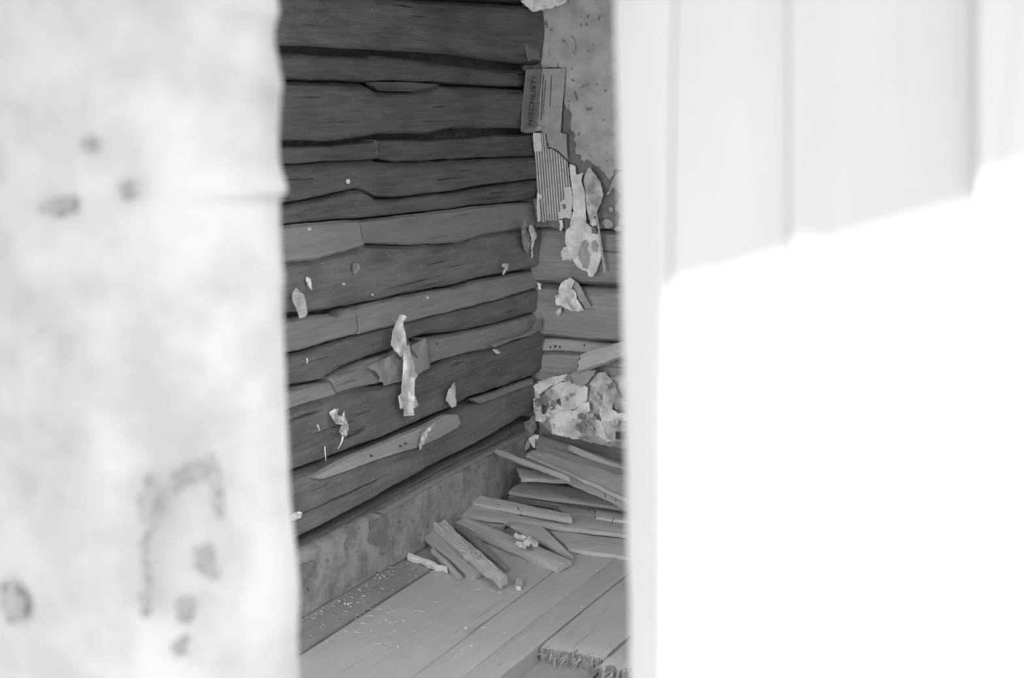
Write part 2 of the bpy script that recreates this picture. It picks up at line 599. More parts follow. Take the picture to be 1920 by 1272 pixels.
# small slivers of wood along the seams
def on_wall(name, poly, off, thick, mat, parent, plane=LW, wr=0.002, amp=0.5, step=4):
    return wall_paper(name, poly, plane, off, mat, parent, wrinkle=wr, thick=thick, amp=amp, step=step)
on_wall('sliver', [(695, 154), (760, 154), (826, 158), (800, 167), (770, 172), (712, 171), (699, 161)], 0.022, 0.02, M['dimlog'], wl)
on_wall('sliver', [(885, 749), (926, 737), (965, 722), (999, 711), (1000, 720), (965, 733), (920, 750), (900, 757)], 0.045, 0.02, M['strip'], wl)
on_wall('sliver', [(920, 648), (945, 636), (975, 631), (999, 619), (1014, 598), (1016, 614), (996, 630), (962, 637), (928, 652)], 0.055, 0.012, M['strip'], wl)
ba = on_wall('batten', [(588, 897), (618, 880), (656, 859), (716, 834), (768, 812), (800, 799), (828, 784), (843, 778), (858, 778), (864, 793), (858, 802),
              (820, 824), (789, 837), (745, 850), (701, 864), (650, 883), (606, 898)], 0.060, 0.022, M['batten'], wl, wr=0.001)
ba['label'] = 'pale split batten nailed over the lower seam'
for u, v in ((695, 855), (749, 837), (759, 832)):
    p = LW.at(u, v, 0.0615)
    tube('nail', [p, p + Vector((0.006, 0.001, 0))], 0.004, 0.003, M['nail'], ba)
for u, v in ((818, 645), (806, 688)):
    p = LW.at(u, v, 0.045)
    tube('nail', [p, p + Vector((0.005, 0, 0))], 0.004, 0.003, M['nail'], wl)
on_wall('card_patch', [(774, 648), (788, 640), (799, 634), (803, 692), (790, 699), (777, 708)], 0.036, 0.004, M['greypaper'], wl)

# sill board at the bottom of the wall, with its flaked coat
sill = log_piece('sill_board', [(562, 1041), (640, 1001), (718, 960), (820, 900), (913, 852), (981, 818), (1002, 808)], [], LW, 0.012, M['sill'], wl,
                 0.02, 0.012, 0.004, seed=50, rough=0.004, back=0.05, bot_w=-0.01)
on_wall('sill_edge', [(705, 958), (718, 957), (820, 897), (913, 849), (983, 814), (983, 821), (913, 857), (820, 906), (722, 966)], 0.034, 0.02, M['strip'], wl, wr=0.001)
M['flake'] = mottled('flaked_coat', 0.22, 0.32, 22)
on_wall('bare_patch', [(694, 972), (705, 978), (724, 966), (730, 980), (722, 992), (727, 1012), (736, 1020), (722, 1042), (712, 1038), (714, 1026), (695, 1020), (690, 1012), (697, 998)],
        0.0375, 0.002, M['flake'], wl, wr=0.001)
on_wall('bare_patch', [(562, 1060), (590, 1052), (584, 1080), (566, 1098), (556, 1100)], 0.0375, 0.002, M['flake'], wl, wr=0.001)

# ---------------------------------------------------------------- back wall
wb = box('wall_back', -0.16, 4.7, YB + 0.055, YB + 0.16, -0.1, 2.6, M['dark'], bev=0)
tag(wb, 'back wall of logs under peeling plaster and torn paper', 'wall', kind='structure')
back_logs = [
 ([(1003, -340), (1170, -340)], [(1003, -120), (1170, -118)], 0.0, 0.02, 0.02, 0),
 ([(1003, -116), (1170, -114)], [(1003, 96), (1170, 98)], 0.0, 0.02, 0.02, 0),
 ([(1003, 99), (1170, 101)], [(1003, 262), (1170, 264)], 0.0, 0.02, 0.02, 0),
 ([(1003, 265), (1170, 267)], [(1003, 424), (1170, 432)], 0.0, 0.02, 0.02, 0),
 ([(1003, 428), (1170, 436)], [(1003, 531), (1165, 537)], 0.005, 0.035, 0.05, 0.01),
 ([(1003, 537), (1165, 544)], [(1003, 631), (1040, 634), (1100, 640), (1170, 645)], 0.0, 0.03, 0.035, 0.01),
 ([(1003, 661), (1040, 660), (1100, 663), (1170, 670)], [(1003, 758), (1170, 772)], 0.005, 0.03, 0.03, 0.01),
 ([(1003, 762), (1170, 776)], None, 0.005, 0.03, 0.03, 0.0),
]
for i, (t, b, dp, bu, rn, ti) in enumerate(back_logs):
    log_piece('log', t, b or [], BW, dp, M['backlog'], wb, bu, rn, ti, seed=60 + i, rough=0.006, bot_w=None if b else -0.02)
log_piece('seam_strip', [(1003, 637), (1040, 636), (1100, 642), (1170, 650)], [(1003, 659), (1040, 658), (1100, 661), (1170, 667)], BW, 0.012,
          M['backstrip'], wb, 0.006, 0.006, 0.012, seed=80, rough=0.002, back=0.05, K=6)
for u, v, r in ((1032, 651, .004), (1041, 650, .006), (1050, 651, .005), (1096, 648, .004)):
    p = BW.at(u, v, 0.02)
    tube('nail', [p, p + Vector((0.001, -0.004, 0))], r, r * .8, M['nail'], wb)
# tar paper layer and the plaster over it
tarp = wall_paper('tar_paper', [(1004, 90), (1004, 427), (1030, 425), (1060, 430), (1075, 424), (1100, 427), (1125, 430), (1140, 426), (1165, 430), (1240, 436), (1300, 430), (1300, 90)],
           BW, 0.03, M['tar'], wb, wrinkle=0.004, step=7, amp=1.2)
tarp['label'] = 'dark underlayer of paper laid bare below the plaster'
pla = wall_paper('plaster', [(1009, -120), (1010, 30), (1009, 58), (1006, 70), (1011, 92), (1013, 108), (1015, 128), (1060, 126), (1058, 195), (1066, 205), (1072, 213), (1070, 240),
            (1079, 255), (1076, 262), (1081, 270), (1078, 280), (1079, 288), (1088, 290), (1090, 299), (1096, 304), (1101, 298), (1108, 303), (1118, 311), (1128, 320),
            (1134, 324), (1139, 334), (1144, 337), (1149, 330), (1150, 320), (1156, 316), (1166, 318), (1240, 350), (1330, 390), (1330, -120)],
           BW, 0.042, M['plaster'], wb, wrinkle=0.004, step=4, amp=1.5, thick=0.008, scale=0.03)
pla['label'] = 'light peeling plaster with a ragged lower edge'
for poly in ([(1150, 334), (1158, 326), (1168, 322), (1175, 420), (1160, 424), (1163, 400), (1152, 392), (1158, 378), (1164, 366), (1156, 356), (1148, 352), (1142, 364), (1137, 366), (1143, 354)],
             [(1128, 417), (1133, 412), (1140, 411), (1148, 417), (1150, 424), (1144, 428), (1134, 428)],
             [(1141, 391), (1145, 387), (1150, 391), (1147, 397), (1142, 396)], [(1150, 430), (1157, 424), (1168, 426), (1168, 432), (1158, 434)]):
    wall_paper('plaster_remnant', poly, BW, 0.038, M['plaster'], wb, wrinkle=0.002, step=2, amp=1.1, thick=0.005)
# raised blister of plaster
wall_paper('plaster_blister', [(1064, 70), (1070, 66), (1076, 74), (1079, 88), (1079, 100), (1076, 108), (1068, 102), (1064, 90)], BW, 0.05, M['plaster'], wb, wrinkle=0.004, step=3)
wall_paper('plaster_blister', [(1024, 92), (1030, 90), (1031, 102), (1026, 111), (1021, 104)], BW, 0.05, M['plaster'], wb, wrinkle=0.004, step=3)
for poly in ([(1010, 38), (1018, 34), (1019, 37), (1013, 40)], [(1020, 40), (1024, 38), (1027, 45), (1025, 49), (1021, 47)], [(1070, 149), (1074, 148), (1077, 154), (1074, 153)],
             [(1075, 170), (1079, 173), (1084, 186), (1082, 190), (1078, 180)], [(1085, 166), (1094, 160), (1105, 157), (1096, 163)],
             [(1097, 44), (1102, 42), (1102, 48), (1098, 50)], [(1120, 34), (1125, 30), (1123, 40)]):
    wall_paper('plaster_hole', poly, BW, 0.0455, M['tar'], wb, wrinkle=0.0005, step=3, thick=0.0015, amp=0.3)

# ---------------------------------------------------------------- floor
fl = box('floor', -0.1, 4.7, 1.0, YB + 0.1, -0.16, -0.075, M['dust'], bev=0)
tag(fl, 'dusty plank floor with a broken board end at the front', 'floor', kind='structure')

def floor_line(pts):
    w_ = [FL.at(u, v) for u, v in pts]
    n_ = len(w_)
    my = sum(p.y for p in w_) / n_; mx = sum(p.x for p in w_) / n_
    k = sum((p.y - my) * (p.x - mx) for p in w_) / sum((p.y - my) ** 2 for p in w_)
    return lambda y: mx + k * (y - my)

s1l = floor_line([(562, 1228), (698, 1139), (809, 1069)])
s2l = floor_line([(785, 1260), (886, 1186), (989, 1108)])
s2b = floor_line([(862, 1269), (915, 1233), (1040, 1138), (1108, 1080)])
s3l = floor_line([(1010, 1212), (1100, 1139), (1179, 1075)])
s4l = floor_line([(1137, 1232), (1183, 1192)])

def floor_board(xl, xr, y0, y1, gap=0.003, ragged=None, z=0.0, cols=8, seed=0.0, th=0.045, gapr=None, mat='floor'):
    bm = bmesh.new()
    gr = gap if gapr is None else gapr
    ys = []
    y = y0
    while y < y1:
        ys.append(y); y += 0.04
    ys.append(y1)
    grid = []
    for i, y in enumerate(ys):
        row = []
        for j in range(cols + 1):
            t = j / cols
            ll = xl(y) + gap / 2 + 0.0012 * nz(y * 12, seed, 1)
            rr = xr(y) - gr / 2 + 0.0012 * nz(y * 12, seed, 5)
            x = ll + (rr - ll) * t
            yy = y
            zz = z + 0.0025 * nz(x * 5, y * 3, seed)
            if j in (0, cols): zz -= 0.002
            if ragged and i < 4:
                f = ragged(t) if callable(ragged) else 0
                yy = y + f * (1 - i / 4)
                if i == 0: zz -= 0.006
            row.append(bm.verts.new((x, yy, zz)))
        grid.append(row)
    for a, b in zip(grid, grid[1:]):
        for j in range(cols):
            bm.faces.new((a[j], a[j + 1], b[j + 1], b[j]))
    top = list(bm.faces)
    r = bmesh.ops.extrude_face_region(bm, geom=top)
    vs = [g for g in r['geom'] if isinstance(g, bmesh.types.BMVert)]
    for v in vs:
        v.co.z -= th
        if ragged:
            v.co.y += 0.004 * nz(v.co.x * 80, 3, seed)
    o = build('floorboard', bm, M[mat], fl, angle=30)
    if ragged:
        o.data.materials.append(M['endgrain'])
        for f in o.data.polygons:
            if abs(f.normal.y) > 0.45 and abs(f.normal.z) < 0.8: f.material_index = 1
    return o

floor_board(lambda y: 0.0, s1l, 1.0, YB, 0.016, seed=1, mat='dirtyfloor')
floor_board(s1l, s2l, 1.0, YB, 0.010, seed=2, gapr=0.003)
floor_board(s2l, s2b, 1.0, YB, 0.003, seed=3, gapr=0.0012)
floor_board(s2b, s3l, 1.0, YB, 0.0012, seed=4, gapr=0.005)
# the broken board: its near end splintered off
brk = [FL.at(*p) for p in ((1015, 1211), (1031, 1213), (1050, 1207), (1078, 1208), (1085, 1213), (1106, 1208), (1123, 1203), (1150, 1203))]
y0b = min(p.y for p in brk) - 0.004
floor_board(s3l, s4l, y0b, YB, 0.005, seed=5, gapr=0.012, cols=40,
            ragged=lambda t: 0.06 * abs(nz(t * 3, 2, 1)) + 0.03 * abs(nz(t * 9, 2, 1)) + 0.006 * abs(nz(t * 31, 5, 1)))
y1b = FL.at(1130, 1250).y
w4 = lambda y: s4l(y) + 0.16
floor_board(s4l, w4, y1b, YB, 0.012, seed=6, cols=30, ragged=lambda t: 0.06 * abs(nz(t * 3, 7, 1)) + 0.02 * abs(nz(t * 25, 2, 9)))
# splinters left standing on the broken ends
for k in range(130):
    t = R.random()
    if k < 90:
        y = y0b + 0.02 * R.random(); x = s3l(y) + (s4l(y) - s3l(y)) * t
    else:
        y = y1b + 0.03 * R.random(); x = s4l(y) + 0.16 * t
    ln = 0.02 + 0.05 * R.random()
    z0 = -0.035 + 0.03 * R.random()
    a = Vector((x, y + 0.03, z0))
    tube('splinter', [a, a + Vector((0.006 * R.uniform(-1, 1), -ln * .55, 0.004 * R.uniform(-1, 1))), a + Vector((0.014 * R.uniform(-1, 1), -ln, 0.012 * R.uniform(-1.5, .5)))], 0.003 + 0.003 * R.random(), 0.0005, M['dirtyfloor' if R.random() < .5 else 'floor'], fl, 4)
# lower boards that show in the hole
floor_board(lambda y: s3l(y) - 0.1, lambda y: s4l(y) - 0.02, 1.0, y0b + 0.35, 0.004, seed=8, z=-0.045, th=0.025, mat='dirtyfloor')
floor_board(lambda y: s4l(y) - 0.02, lambda y: s4l(y) + 0.25, 1.0, y1b + 0.3, 0.004, seed=9, z=-0.048, th=0.025, mat='dirtyfloor')
xr_ = w4
for k in range(8):
    xa = xr_; xr_ = (lambda f: (lambda y: f(y) + 0.28))(xa)
    floor_board(xa, xr_, 1.0, YB, 0.006, seed=11 + k, cols=3)

# ---------------------------------------------------------------- rest of the shell (mostly outside the frame)
wr = empty('wall_right'); tag(wr, 'plain right wall with a window opening', 'wall', kind='structure')
for a in ((4.6, 4.7, 1.06, 2.3, 0, 2.5), (4.6, 4.7, 2.9, YB, 0, 2.5), (4.6, 4.7, 2.3, 2.9, 0, 1.1), (4.6, 4.7, 2.3, 2.9, 1.7, 2.5)):
    box('wall_section', *a, M['shell'], wr)
ce = empty('ceiling'); tag(ce, 'plank ceiling above the room', 'ceiling', kind='structure')
for k in range(16):
    xa, xb = 0.0 + k * 0.29, 0.285 + k * 0.29
    if xb > 2.4 and xa < 3.9:      # boards left out: made-up hole that brings light from above
        box('ceiling_board', xa, xb, 2.65, YB, 2.5, 2.54, M['shell'], ce)
        box('ceiling_board', xa, xb, 1.0, 1.35, 2.5, 2.54, M['shell'], ce)
    else:
        box('ceiling_board', xa, xb, 1.0, YB, 2.5, 2.54, M['shell'], ce)

# ---------------------------------------------------------------- front wall (outside face, out of focus)
wf = empty('wall_front'); tag(wf, 'bleached outer wall of planks around the gap', 'wall', kind='structure')

def front_x(u, v, y=YF):
    return Plane(1, y, 1).at(u, v)

def edge_x(pts, y):
    """outline points on plane y -> list (z, x)"""
    return sorted((p.z, p.x) for p in (front_x(u, v, y) for u, v in pts))

def front_board(name, le, re, y, th, z0, z1, mat, seed, chamfer=None, wav=0.0015):
    bm = bmesh.new()
    nz_ = 90
    grid = []
    for i in range(nz_ + 1):
        z = z0 + (z1 - z0) * i / nz_
        xl, xr = interp(le, z), interp(re, z)
        row = []
        prof = [(0.0, th), (0.0, 0.0015), (0.006, 0.0)] + [(k / 8, 0) for k in range(1, 8)] + [(0.994, 0.0), (1, 0.0015), (1, th)]
        for (t, d) in prof:
            x = xl + (xr - xl) * t
            yy = y + d
            if 0 < t < 1:
                yy += wav * nz(x * 14, z * 2.2, seed) * 2
            row.append(bm.verts.new((x, yy, z)))
        grid.append(row)
    for a, b in zip(grid, grid[1:]):
        for k in range(len(a) - 1):
            bm.faces.new((a[k], a[k + 1], b[k + 1], b[k]))
        bm.faces.new((a[-1], a[0], b[0], b[-1]))
    bm.faces.new(grid[0]); bm.faces.new(list(reversed(grid[-1])))
    return build(name, bm, mat, wf, angle=35)

ZT = 2.5
e1250 = edge_x([(1262, 0), (1252, 640), (1249, 1272)], YF)
e1480 = edge_x([(1478, 0), (1481, 1272)], YF)
e1835 = edge_x([(1834, 0), (1838, 1272)], YF)
e2200 = [(0, e1835[0][1] + 0.16), (3, e1835[0][1] + 0.16)]
front_board('plank', e1250, e1480, YF + 0.004, 0.04, -0.05, ZT, M['front'], 1)
front_board('plank', [(z, x + .0004) for z, x in e1480], e1835, YF, 0.04, -0.05, ZT, M['front'], 2)
front_board('plank', [(z, x + .0004) for z, x in e1835], e2200, YF - 0.012, 0.04, -0.05, ZT, M['front'], 3)
xx = e2200[0][1]
while xx < 4.6:
    front_board('plank', [(0, xx + 0.004), (3, xx + 0.004)], [(0, xx + 0.19), (3, xx + 0.19)], YF + 0.004 * R.random(), 0.04, -0.05, ZT, M['front'], xx)
    xx += 0.195
# jamb: its bevelled side runs from the plank back to the far edge of the opening
far = edge_x([(1152, 0), (1156, 180), (1160, 300), (1167, 620), (1175, 900), (1182, 1272)], YF + 0.06)
bm = bmesh.new()
g_ = []
for i in range(101):
    z = -0.05 + (ZT + 0.05) * i / 100
    xa, xb = interp(e1250, z), interp(far, z)
    ring = [(xa - 0.001, YF + 0.003), (xa - 0.001 + (xb - xa) * 0.3, YF + 0.02 + .002 * nz(z * 6, 1, 1)), (xa + (xb - xa) * 0.7, YF + 0.042 + .002 * nz(z * 6, 4, 1)), (xb + .0015 * nz(z * 16, 2, 2), YF + 0.06), (xb + 0.01, YF + 0.11), (xa + 0.1, YF + 0.11), (xa + 0.1, YF + 0.046), (xa - 0.001, YF + 0.046)]
    g_.append([bm.verts.new((x, y, z)) for x, y in ring])
for a, b in zip(g_, g_[1:]):
    for k in range(len(a)):
        bm.faces.new((a[k], a[(k + 1) % len(a)], b[(k + 1) % len(a)], b[k]))
bm.faces.new(g_[0]); bm.faces.new(list(reversed(g_[-1])))
build('door_jamb', bm, M['pale_side'], wf, angle=35)

# left post: rounded corner, side running back to a ragged far edge
near = edge_x([(408, 0), (416, 640), (420, 1272)], YF)
rag = edge_x([(514, -60), (520, 0), (524, 20), (518, 40), (514, 62), (515, 80), (521, 110), (526, 140), (531, 160), (527, 178), (525, 205), (522, 250), (523, 300), (529, 325), (539, 352), (536, 366), (524, 373),
              (525, 420), (527, 470), (533, 520), (530, 560), (532, 640), (535, 700), (538, 800), (541, 850), (543, 920), (549, 980), (556, 1040), (562, 1100), (560, 1150), (558, 1200), (561, 1272), (564, 1340)], YF + 0.10)
left0 = e = [(z, x - 0.42) for z, x in near]
bm = bmesh.new()
g_ = []
for i in range(261):
    z = 0.9 + 0.85 * (i - 20) / 220 if 20 <= i <= 240 else (-0.05 + 0.95 * i / 20 if i < 20 else 1.75 + (ZT - 1.75) * (i - 240) / 20)
    xa, xb, x0 = interp(near, z), interp(rag, z), interp(left0, z)
    ring = [(x0, YF + 0.10), (x0, YF)]
    for k in range(1, 10):
        x = x0 + (xa - 0.19 - x0) * k / 10
        ring.append((x, YF + 0.006 * nz(x * 9, z * 3.5, 4) + 0.003 * nz(x * 30, z * 12, 4)))
    for k in range(0, 25):
        a_ = k / 25 * math.pi / 2
        xc = xa - 0.19
        ring.append((xc + (xb - xc) * math.sin(a_) + 0.002 * nz(a_ * 3, z * 9, 8), YF + 0.10 * (1 - math.cos(a_))))
    ring += [(xb, YF + 0.10)]
    g_.append([bm.verts.new((x, y, z)) for x, y in ring])
for a, b in zip(g_, g_[1:]):
    for k in range(len(a)):
        bm.faces.new((a[k], a[(k + 1) % len(a)], b[(k + 1) % len(a)], b[k]))
bm.faces.new(g_[0]); bm.faces.new(list(reversed(g_[-1])))
post = build('door_post', bm, M['post'], wf, angle=40)
post['label'] = 'bleached ragged post left of the gap'
# dark bark remnants on the post
for poly in ([(258, 930), (275, 890), (292, 920), (288, 980), (270, 1000)], [(318, 890), (350, 872), (384, 868), (392, 850), (404, 880), (384, 892), (350, 905), (326, 930)],
             [(396, 880), (412, 905), (414, 950), (406, 975), (399, 940)], [(362, 1030), (384, 1020), (400, 1070), (398, 1092), (374, 1078)],
             [(326, 1140), (350, 1120), (362, 1140), (346, 1170), (330, 1165)], [(322, 1210), (345, 1195), (346, 1225), (330, 1235)],
             [(268, 1000), (276, 1040), (276, 1150), (266, 1160), (262, 1050)], [(70, 395), (110, 408), (140, 385), (128, 372), (90, 380)],
             [(0, 1100), (40, 1110), (44, 1160), (10, 1170)], [(150, 262), (168, 258), (170, 276), (154, 280)], [(220, 340), (240, 335), (246, 372), (226, 370)]):
    wall_paper('bark_remnant', poly, FW, 0.007, M['bark'], wf, wrinkle=0.002, step=7, thick=0.006, amp=9)
# boards left of the post, the doorway and the wall above
x1 = min(x for z, x in left0)
for k in range(1):
    front_board('plank', [(0, 0.98), (3, 0.98)], [(0, x1 - 0.003), (3, x1 - 0.003)], YF + 0.01, 0.05, -0.05, ZT, M['front'], 40)
box('lintel', 0.2, 0.98, YF, YF + 0.1, 1.95, ZT, M['front'], wf)
box('lintel', x1, 2.05, YF + 0.112, YF + 0.16, 2.0, ZT, M['front'], wf)
box('plank', -0.2, 0.2, YF, YF + 0.1, -0.05, ZT, M['front'], wf)

# added wall of log boxes, out of view: keeps the sun off the gap
ww = empty('wall_shading'); tag(ww, 'added log wall beside the gap, out of view, to shade it', 'wall', kind='structure')
xw = 1.02
sx, sy, sz = SUN
x_shadow = interp(e1250, 1.3) - 0.001
Lw = (x_shadow - xw) * abs(sy / sx)
for k in range(14):
    box('log', xw - 0.16, xw, YF - Lw, YF - 0.002, -0.25 + k * 0.21, -0.25 + k * 0.21 + 0.2095, M['front'], ww, bev=0.002)

# sloping roof edge over the front wall, its shadow falls across the planks
rf = empty('roof'); tag(rf, 'sloping plank roof edge over the front wall', 'roof', kind='structure')
OV = 0.55
pa, pb = FW.at(1256, 512), FW.at(1920, 322)
sh = Vector((sx, sy, sz)) * (OV / abs(sy))
qa, qb = pa + sh, pb + sh
k_ = (qb.z - qa.z) / (qb.x - qa.x)
zr = lambda x: qa.z + k_ * (x - qa.x)
x = -0.6
rr_ = random.Random(3)
while x < 5.0:
    x2 = x + 0.185
    bm = bmesh.new()
    jut = 0.012 * rr_.random()
    vs = []
    for (xx_, zz_) in ((x + .001, zr(x)), (x2 - .001, zr(x2))):
        for (yy_, dz) in ((YF - OV - jut, 0), (YF + 0.3, 0.10)):
            for th in (0, 0.03):
                vs.append(bm.verts.new((xx_, yy_, zz_ + dz + th)))
    for f in ((0, 1, 3, 2), (4, 6, 7, 5), (0, 4, 5, 1), (2, 3, 7, 6), (1, 5, 7, 3), (0, 2, 6, 4)):
        bm.faces.new([vs[q] for q in f])
    build('roof_board', bm, M['shell'], rf, smooth=False)
    x = x2

gd = box('ground', -14, 16, -16, 0.95, -0.36, -0.27, M['ground'], bev=0)
tag(gd, 'bare trodden ground outside the hut', 'ground', kind='structure')

# ================================================================== THINGS ON THE WALLS
scr = 'paper scraps on the log wall'
def scrap(name, poly, plane, off, mat, label, cat='paper', group=None, **kw):
    o = wall_paper(name, poly, plane, off, mat, None, **kw)
    return tag(o, label, cat, group)

# ribbed scrap: paper with fine ribs
def ribbed(u, v):
    return LW.at(u, v, 0.055 + 0.005 * math.sin((v * 0.97 + u * 0.35) * 2 * math.pi / 6.5) + 0.003 * nz(u * .1, v * .1, 3))
rs = sheet_mesh('ribbed_scrap', [(555, 540), (563, 548), (570, 552), (575, 574), (577, 587), (573, 594), (562, 598), (557, 582), (548, 562), (549, 549)],
                ribbed, M['card'], None, 1.1, 0.3, 0.001, angle=180)
tag(rs, 'small ribbed cardboard scrap on the log wall beside the bright post', 'cardboard', scr)
scrap('paper_scrap', [(575.5, 519), (583, 524), (585.5, 544), (580.5, 539), (574, 525)], LW, 0.05, M['paper'], 'narrow paper sliver just above the ribbed cardboard scrap', group=scr, step=2.5, amp=.5)
scrap('paper_scrap', [(663.5, 494), (673.6, 494), (675, 504), (667, 514), (662, 506)], LW, 0.048, M['greypaper'], 'small grey diamond shaped paper scrap on the middle log', group=scr, step=2.5, amp=.5)
scrap('paper_scrap', [(942, 495), (953, 494), (952, 504), (944.5, 516), (942, 514), (947, 501), (942, 501)], LW, 0.05, M['paper'], 'pale hook shaped paper curl above a light seam near the corner', group=scr, step=2, amp=.4)
tf = scrap('torn_flap', [(978, 432), (985, 428), (992, 440), (994, 458), (990, 474), (984, 468), (979, 452)], LW, 0.055, M['greypaper'],
      'ragged torn paper flap in the corner, left of the corrugated cardboard', group=scr, step=2.5, wrinkle=0.008, scale=.16)
wall_paper('strip', [(981, 406), (985, 410), (988, 424), (985, 431), (980, 428), (976, 430), (977, 426), (982, 420)], LW, 0.058, M['greypaper'], tf, wrinkle=.008, step=2, scale=.2)
wall_paper('strip', [(993, 422), (998, 422), (1005, 436), (1007, 443), (1002, 452), (999, 466), (999, 484), (997, 484), (996, 460), (997, 446), (992, 434)], LW, 0.062, M['paper'], tf, wrinkle=.008, step=2, scale=.2)
scrap('paper_scrap', [(923, 655.5), (931, 655.5), (939.5, 662), (931, 664)], LW, 0.06, M['paper'], 'tiny pale scrap with a thread under the long light strip near the corner', group=scr, step=2, amp=.3)
scrap('paper_scrap', [(852, 717.5), (854, 734), (856, 760.5), (847.5, 765), (841, 756), (836.5, 751.6), (841, 732)], LW, 0.055, M['paper'], 'pointed pale paper scrap right of the long hanging strip', group=scr, step=3, wrinkle=.01)
scrap('paper_scrap', [(545, 967), (556, 960), (567, 962), (564, 971), (552, 977), (545, 975)], LW, 0.06, M['paper'], 'small curled paper scrap low beside the bright post', group=scr, step=2.5, wrinkle=.012, scale=.2)
scrap('paper_scrap', [(808, 798), (817, 793.5), (803, 813), (795, 833), (788, 844), (786, 835), (792, 813)], LW, 0.072, M['paper'], 'thin torn paper curl lying across the pale batten', group=scr, step=2, wrinkle=.01, scale=.2)
for u, v, r in ((653, 340, 4.5), (581, 430, 3), (645, 533, 2.6), (699, 553, 2), (802, 558, 2.6)):
    poly = [(u + r * math.cos(a) * (0.8 + .4 * R.random()), v + r * math.sin(a) * (0.8 + .4 * R.random())) for a in [k * 1.05 for k in range(6)]]
    nm = {653: 'round pale paper dab high on the log wall', 581: 'pale fleck on the light strip by the bright post', 645: 'pale fleck right of the narrow paper sliver',
          699: 'tiny pale fleck above the notched grey strip', 802: 'tiny pale fleck right above the long hanging strip'}[u]
    scrap('paper_fleck', poly, LW, 0.046, M['paper'], nm, group='paper flecks on the log wall', step=1.2, amp=.5)

# long hanging strip
hs = wall_paper('hanging_paper_strip', [(757, 650), (767, 646), (773, 672), (779, 699), (783.6, 705), (778, 712), (777, 738), (786, 760), (775, 767), (777, 779), (758, 781), (758, 768), (750.6, 767), (747, 743),
                 (753, 738), (755, 703)], LW, 0.065, M['paper'], None, wrinkle=0.012, scale=.07, step=3.5)
tag(hs, 'long pale paper strip hanging down the middle of the log wall', 'paper')
wall_paper('folded_flap', [(750.6, 591), (758, 591), (764, 595), (755, 604), (761.6, 633), (762, 648), (756, 664), (752, 670), (747, 664), (738, 655), (733, 648), (736, 624), (744, 604)], LW, 0.075, M['paper'], hs,
           wrinkle=0.014, scale=.08, step=3.5)
wall_paper('dark_edge', [(755, 604), (758, 610), (764, 634), (773, 655), (784, 670), (782, 673), (770, 662), (762, 645), (758, 625)], LW, 0.062, M['tar'], hs, wrinkle=0.004, step=3)
scrap('torn_paper_patch', [(687, 690), (700, 683), (716, 675), (738, 664), (752, 678), (755, 715), (738, 719), (720, 724), (717, 716), (711, 716), (713, 707), (704, 696)], LW, 0.034, M['greypaper'],
      'torn paper patch pasted on the strip behind the long hanging paper', step=4, wrinkle=.004)
# twisted scrap with its tail
tw = wall_paper('twisted_paper', [(618, 774), (626, 767), (635, 767), (633, 779), (640, 781), (646, 771), (645, 781), (651, 791), (653.5, 806), (650, 819), (642, 819), (636, 809), (641, 796), (630, 796), (623, 784)],
                LW, 0.06, M['paper'], None, wrinkle=0.022, scale=.16, step=2.5)
tag(tw, 'twisted crumpled paper scrap dangling low left on the log wall', 'paper')
tube('tail', [LW.at(643, 819, .055), LW.at(641, 828, .05), LW.at(638, 835, .05), LW.at(633, 842, .05)], 0.0035, 0.001, M['paper'], tw)
for i, (a, b, c) in enumerate((((595, 797), (598, 803), (599, 808)), ((609, 838), (610, 852), (611, 864)), ((575, 672), (577, 677), (575, 682)))):
    o = tube('pale_thread', [LW.at(*a, .052), LW.at(*b, .054), LW.at(*c, .052)], 0.0022, 0.001, M['paper'])
    tag(o, ('short pale splinter left of the twisted paper', 'pale splinter standing on the log under the twisted paper', 'short pale thread on the dark log above the left strip end')[i], 'splinter')

# ---------------------------------------------------------------- corner: torn sheet at the top, printed carton, cardboard
scrap('torn_sheet', [(973, -30), (1063, -30), (1061, 4), (1053, 9), (1045, 12), (1042, 9), (1035, 16), (1018, 18), (1004, 22), (998, 22), (990, 14), (977, 4)], BW, 0.19, M['paper'],
      'pale torn sheet drooping at the very top of the corner', step=4, wrinkle=0.016)
scrap('paper_scrap', [(982, 73), (1006, 68), (1010, 90), (1014, 113), (1000, 111), (990, 115), (986, 96)], LW, 0.05, M['print'], 'dark grey card scrap in the corner above the printed carton', 'cardboard', step=4, wrinkle=.004)

def carton_pt(u, v):
    # left panel on the log wall, fold out from the corner, right panel on the back wall
    t = (v - 131) / 112.0
    fold = 1016 - 9 * t
    le = 988 - 9 * t
    L0 = LW.at(le, v, 0.05)
    F0 = BW.at(fold, v, 0.075)
    if u <= fold:
        k = (u - le) / (fold - le)
        d = ray(u, v)
        y = L0.y + (F0.y - L0.y) * k
        return CAM + d * ((y - CAM.y) / d.y)
    k = (u - fold) / 45
    return BW.at(u, v, 0.075 - 0.018 * k + 0.003 * nz(u * .1, v * .05, 2))
ca = sheet_mesh('printed_carton', [(988, 131), (1016, 129), (1012, 180), (1009, 240), (990, 244), (978, 246), (981, 204), (985, 160)], carton_pt, M['print'], None, 4, 0.5, 0.004)
tag(ca, 'grey printed carton folded into the corner with vertical lettering', 'carton')
sheet_mesh('side_panel', [(1017, 129), (1060, 128), (1058, 165), (1053, 215), (1051, 250), (1040, 256), (1020, 250), (1009, 241), (1012, 180)], carton_pt, M['cardface'], ca, 4, 0.5, 0.004)
sheet_mesh('lower_lip', [(978, 246), (990, 241), (1010, 236), (1022, 240), (1008, 246), (990, 249)], lambda u, v: carton_pt(u, v) + Vector((0.004, -0.01, 0)), M['cardface'], ca, 4, 0.4, 0.003)
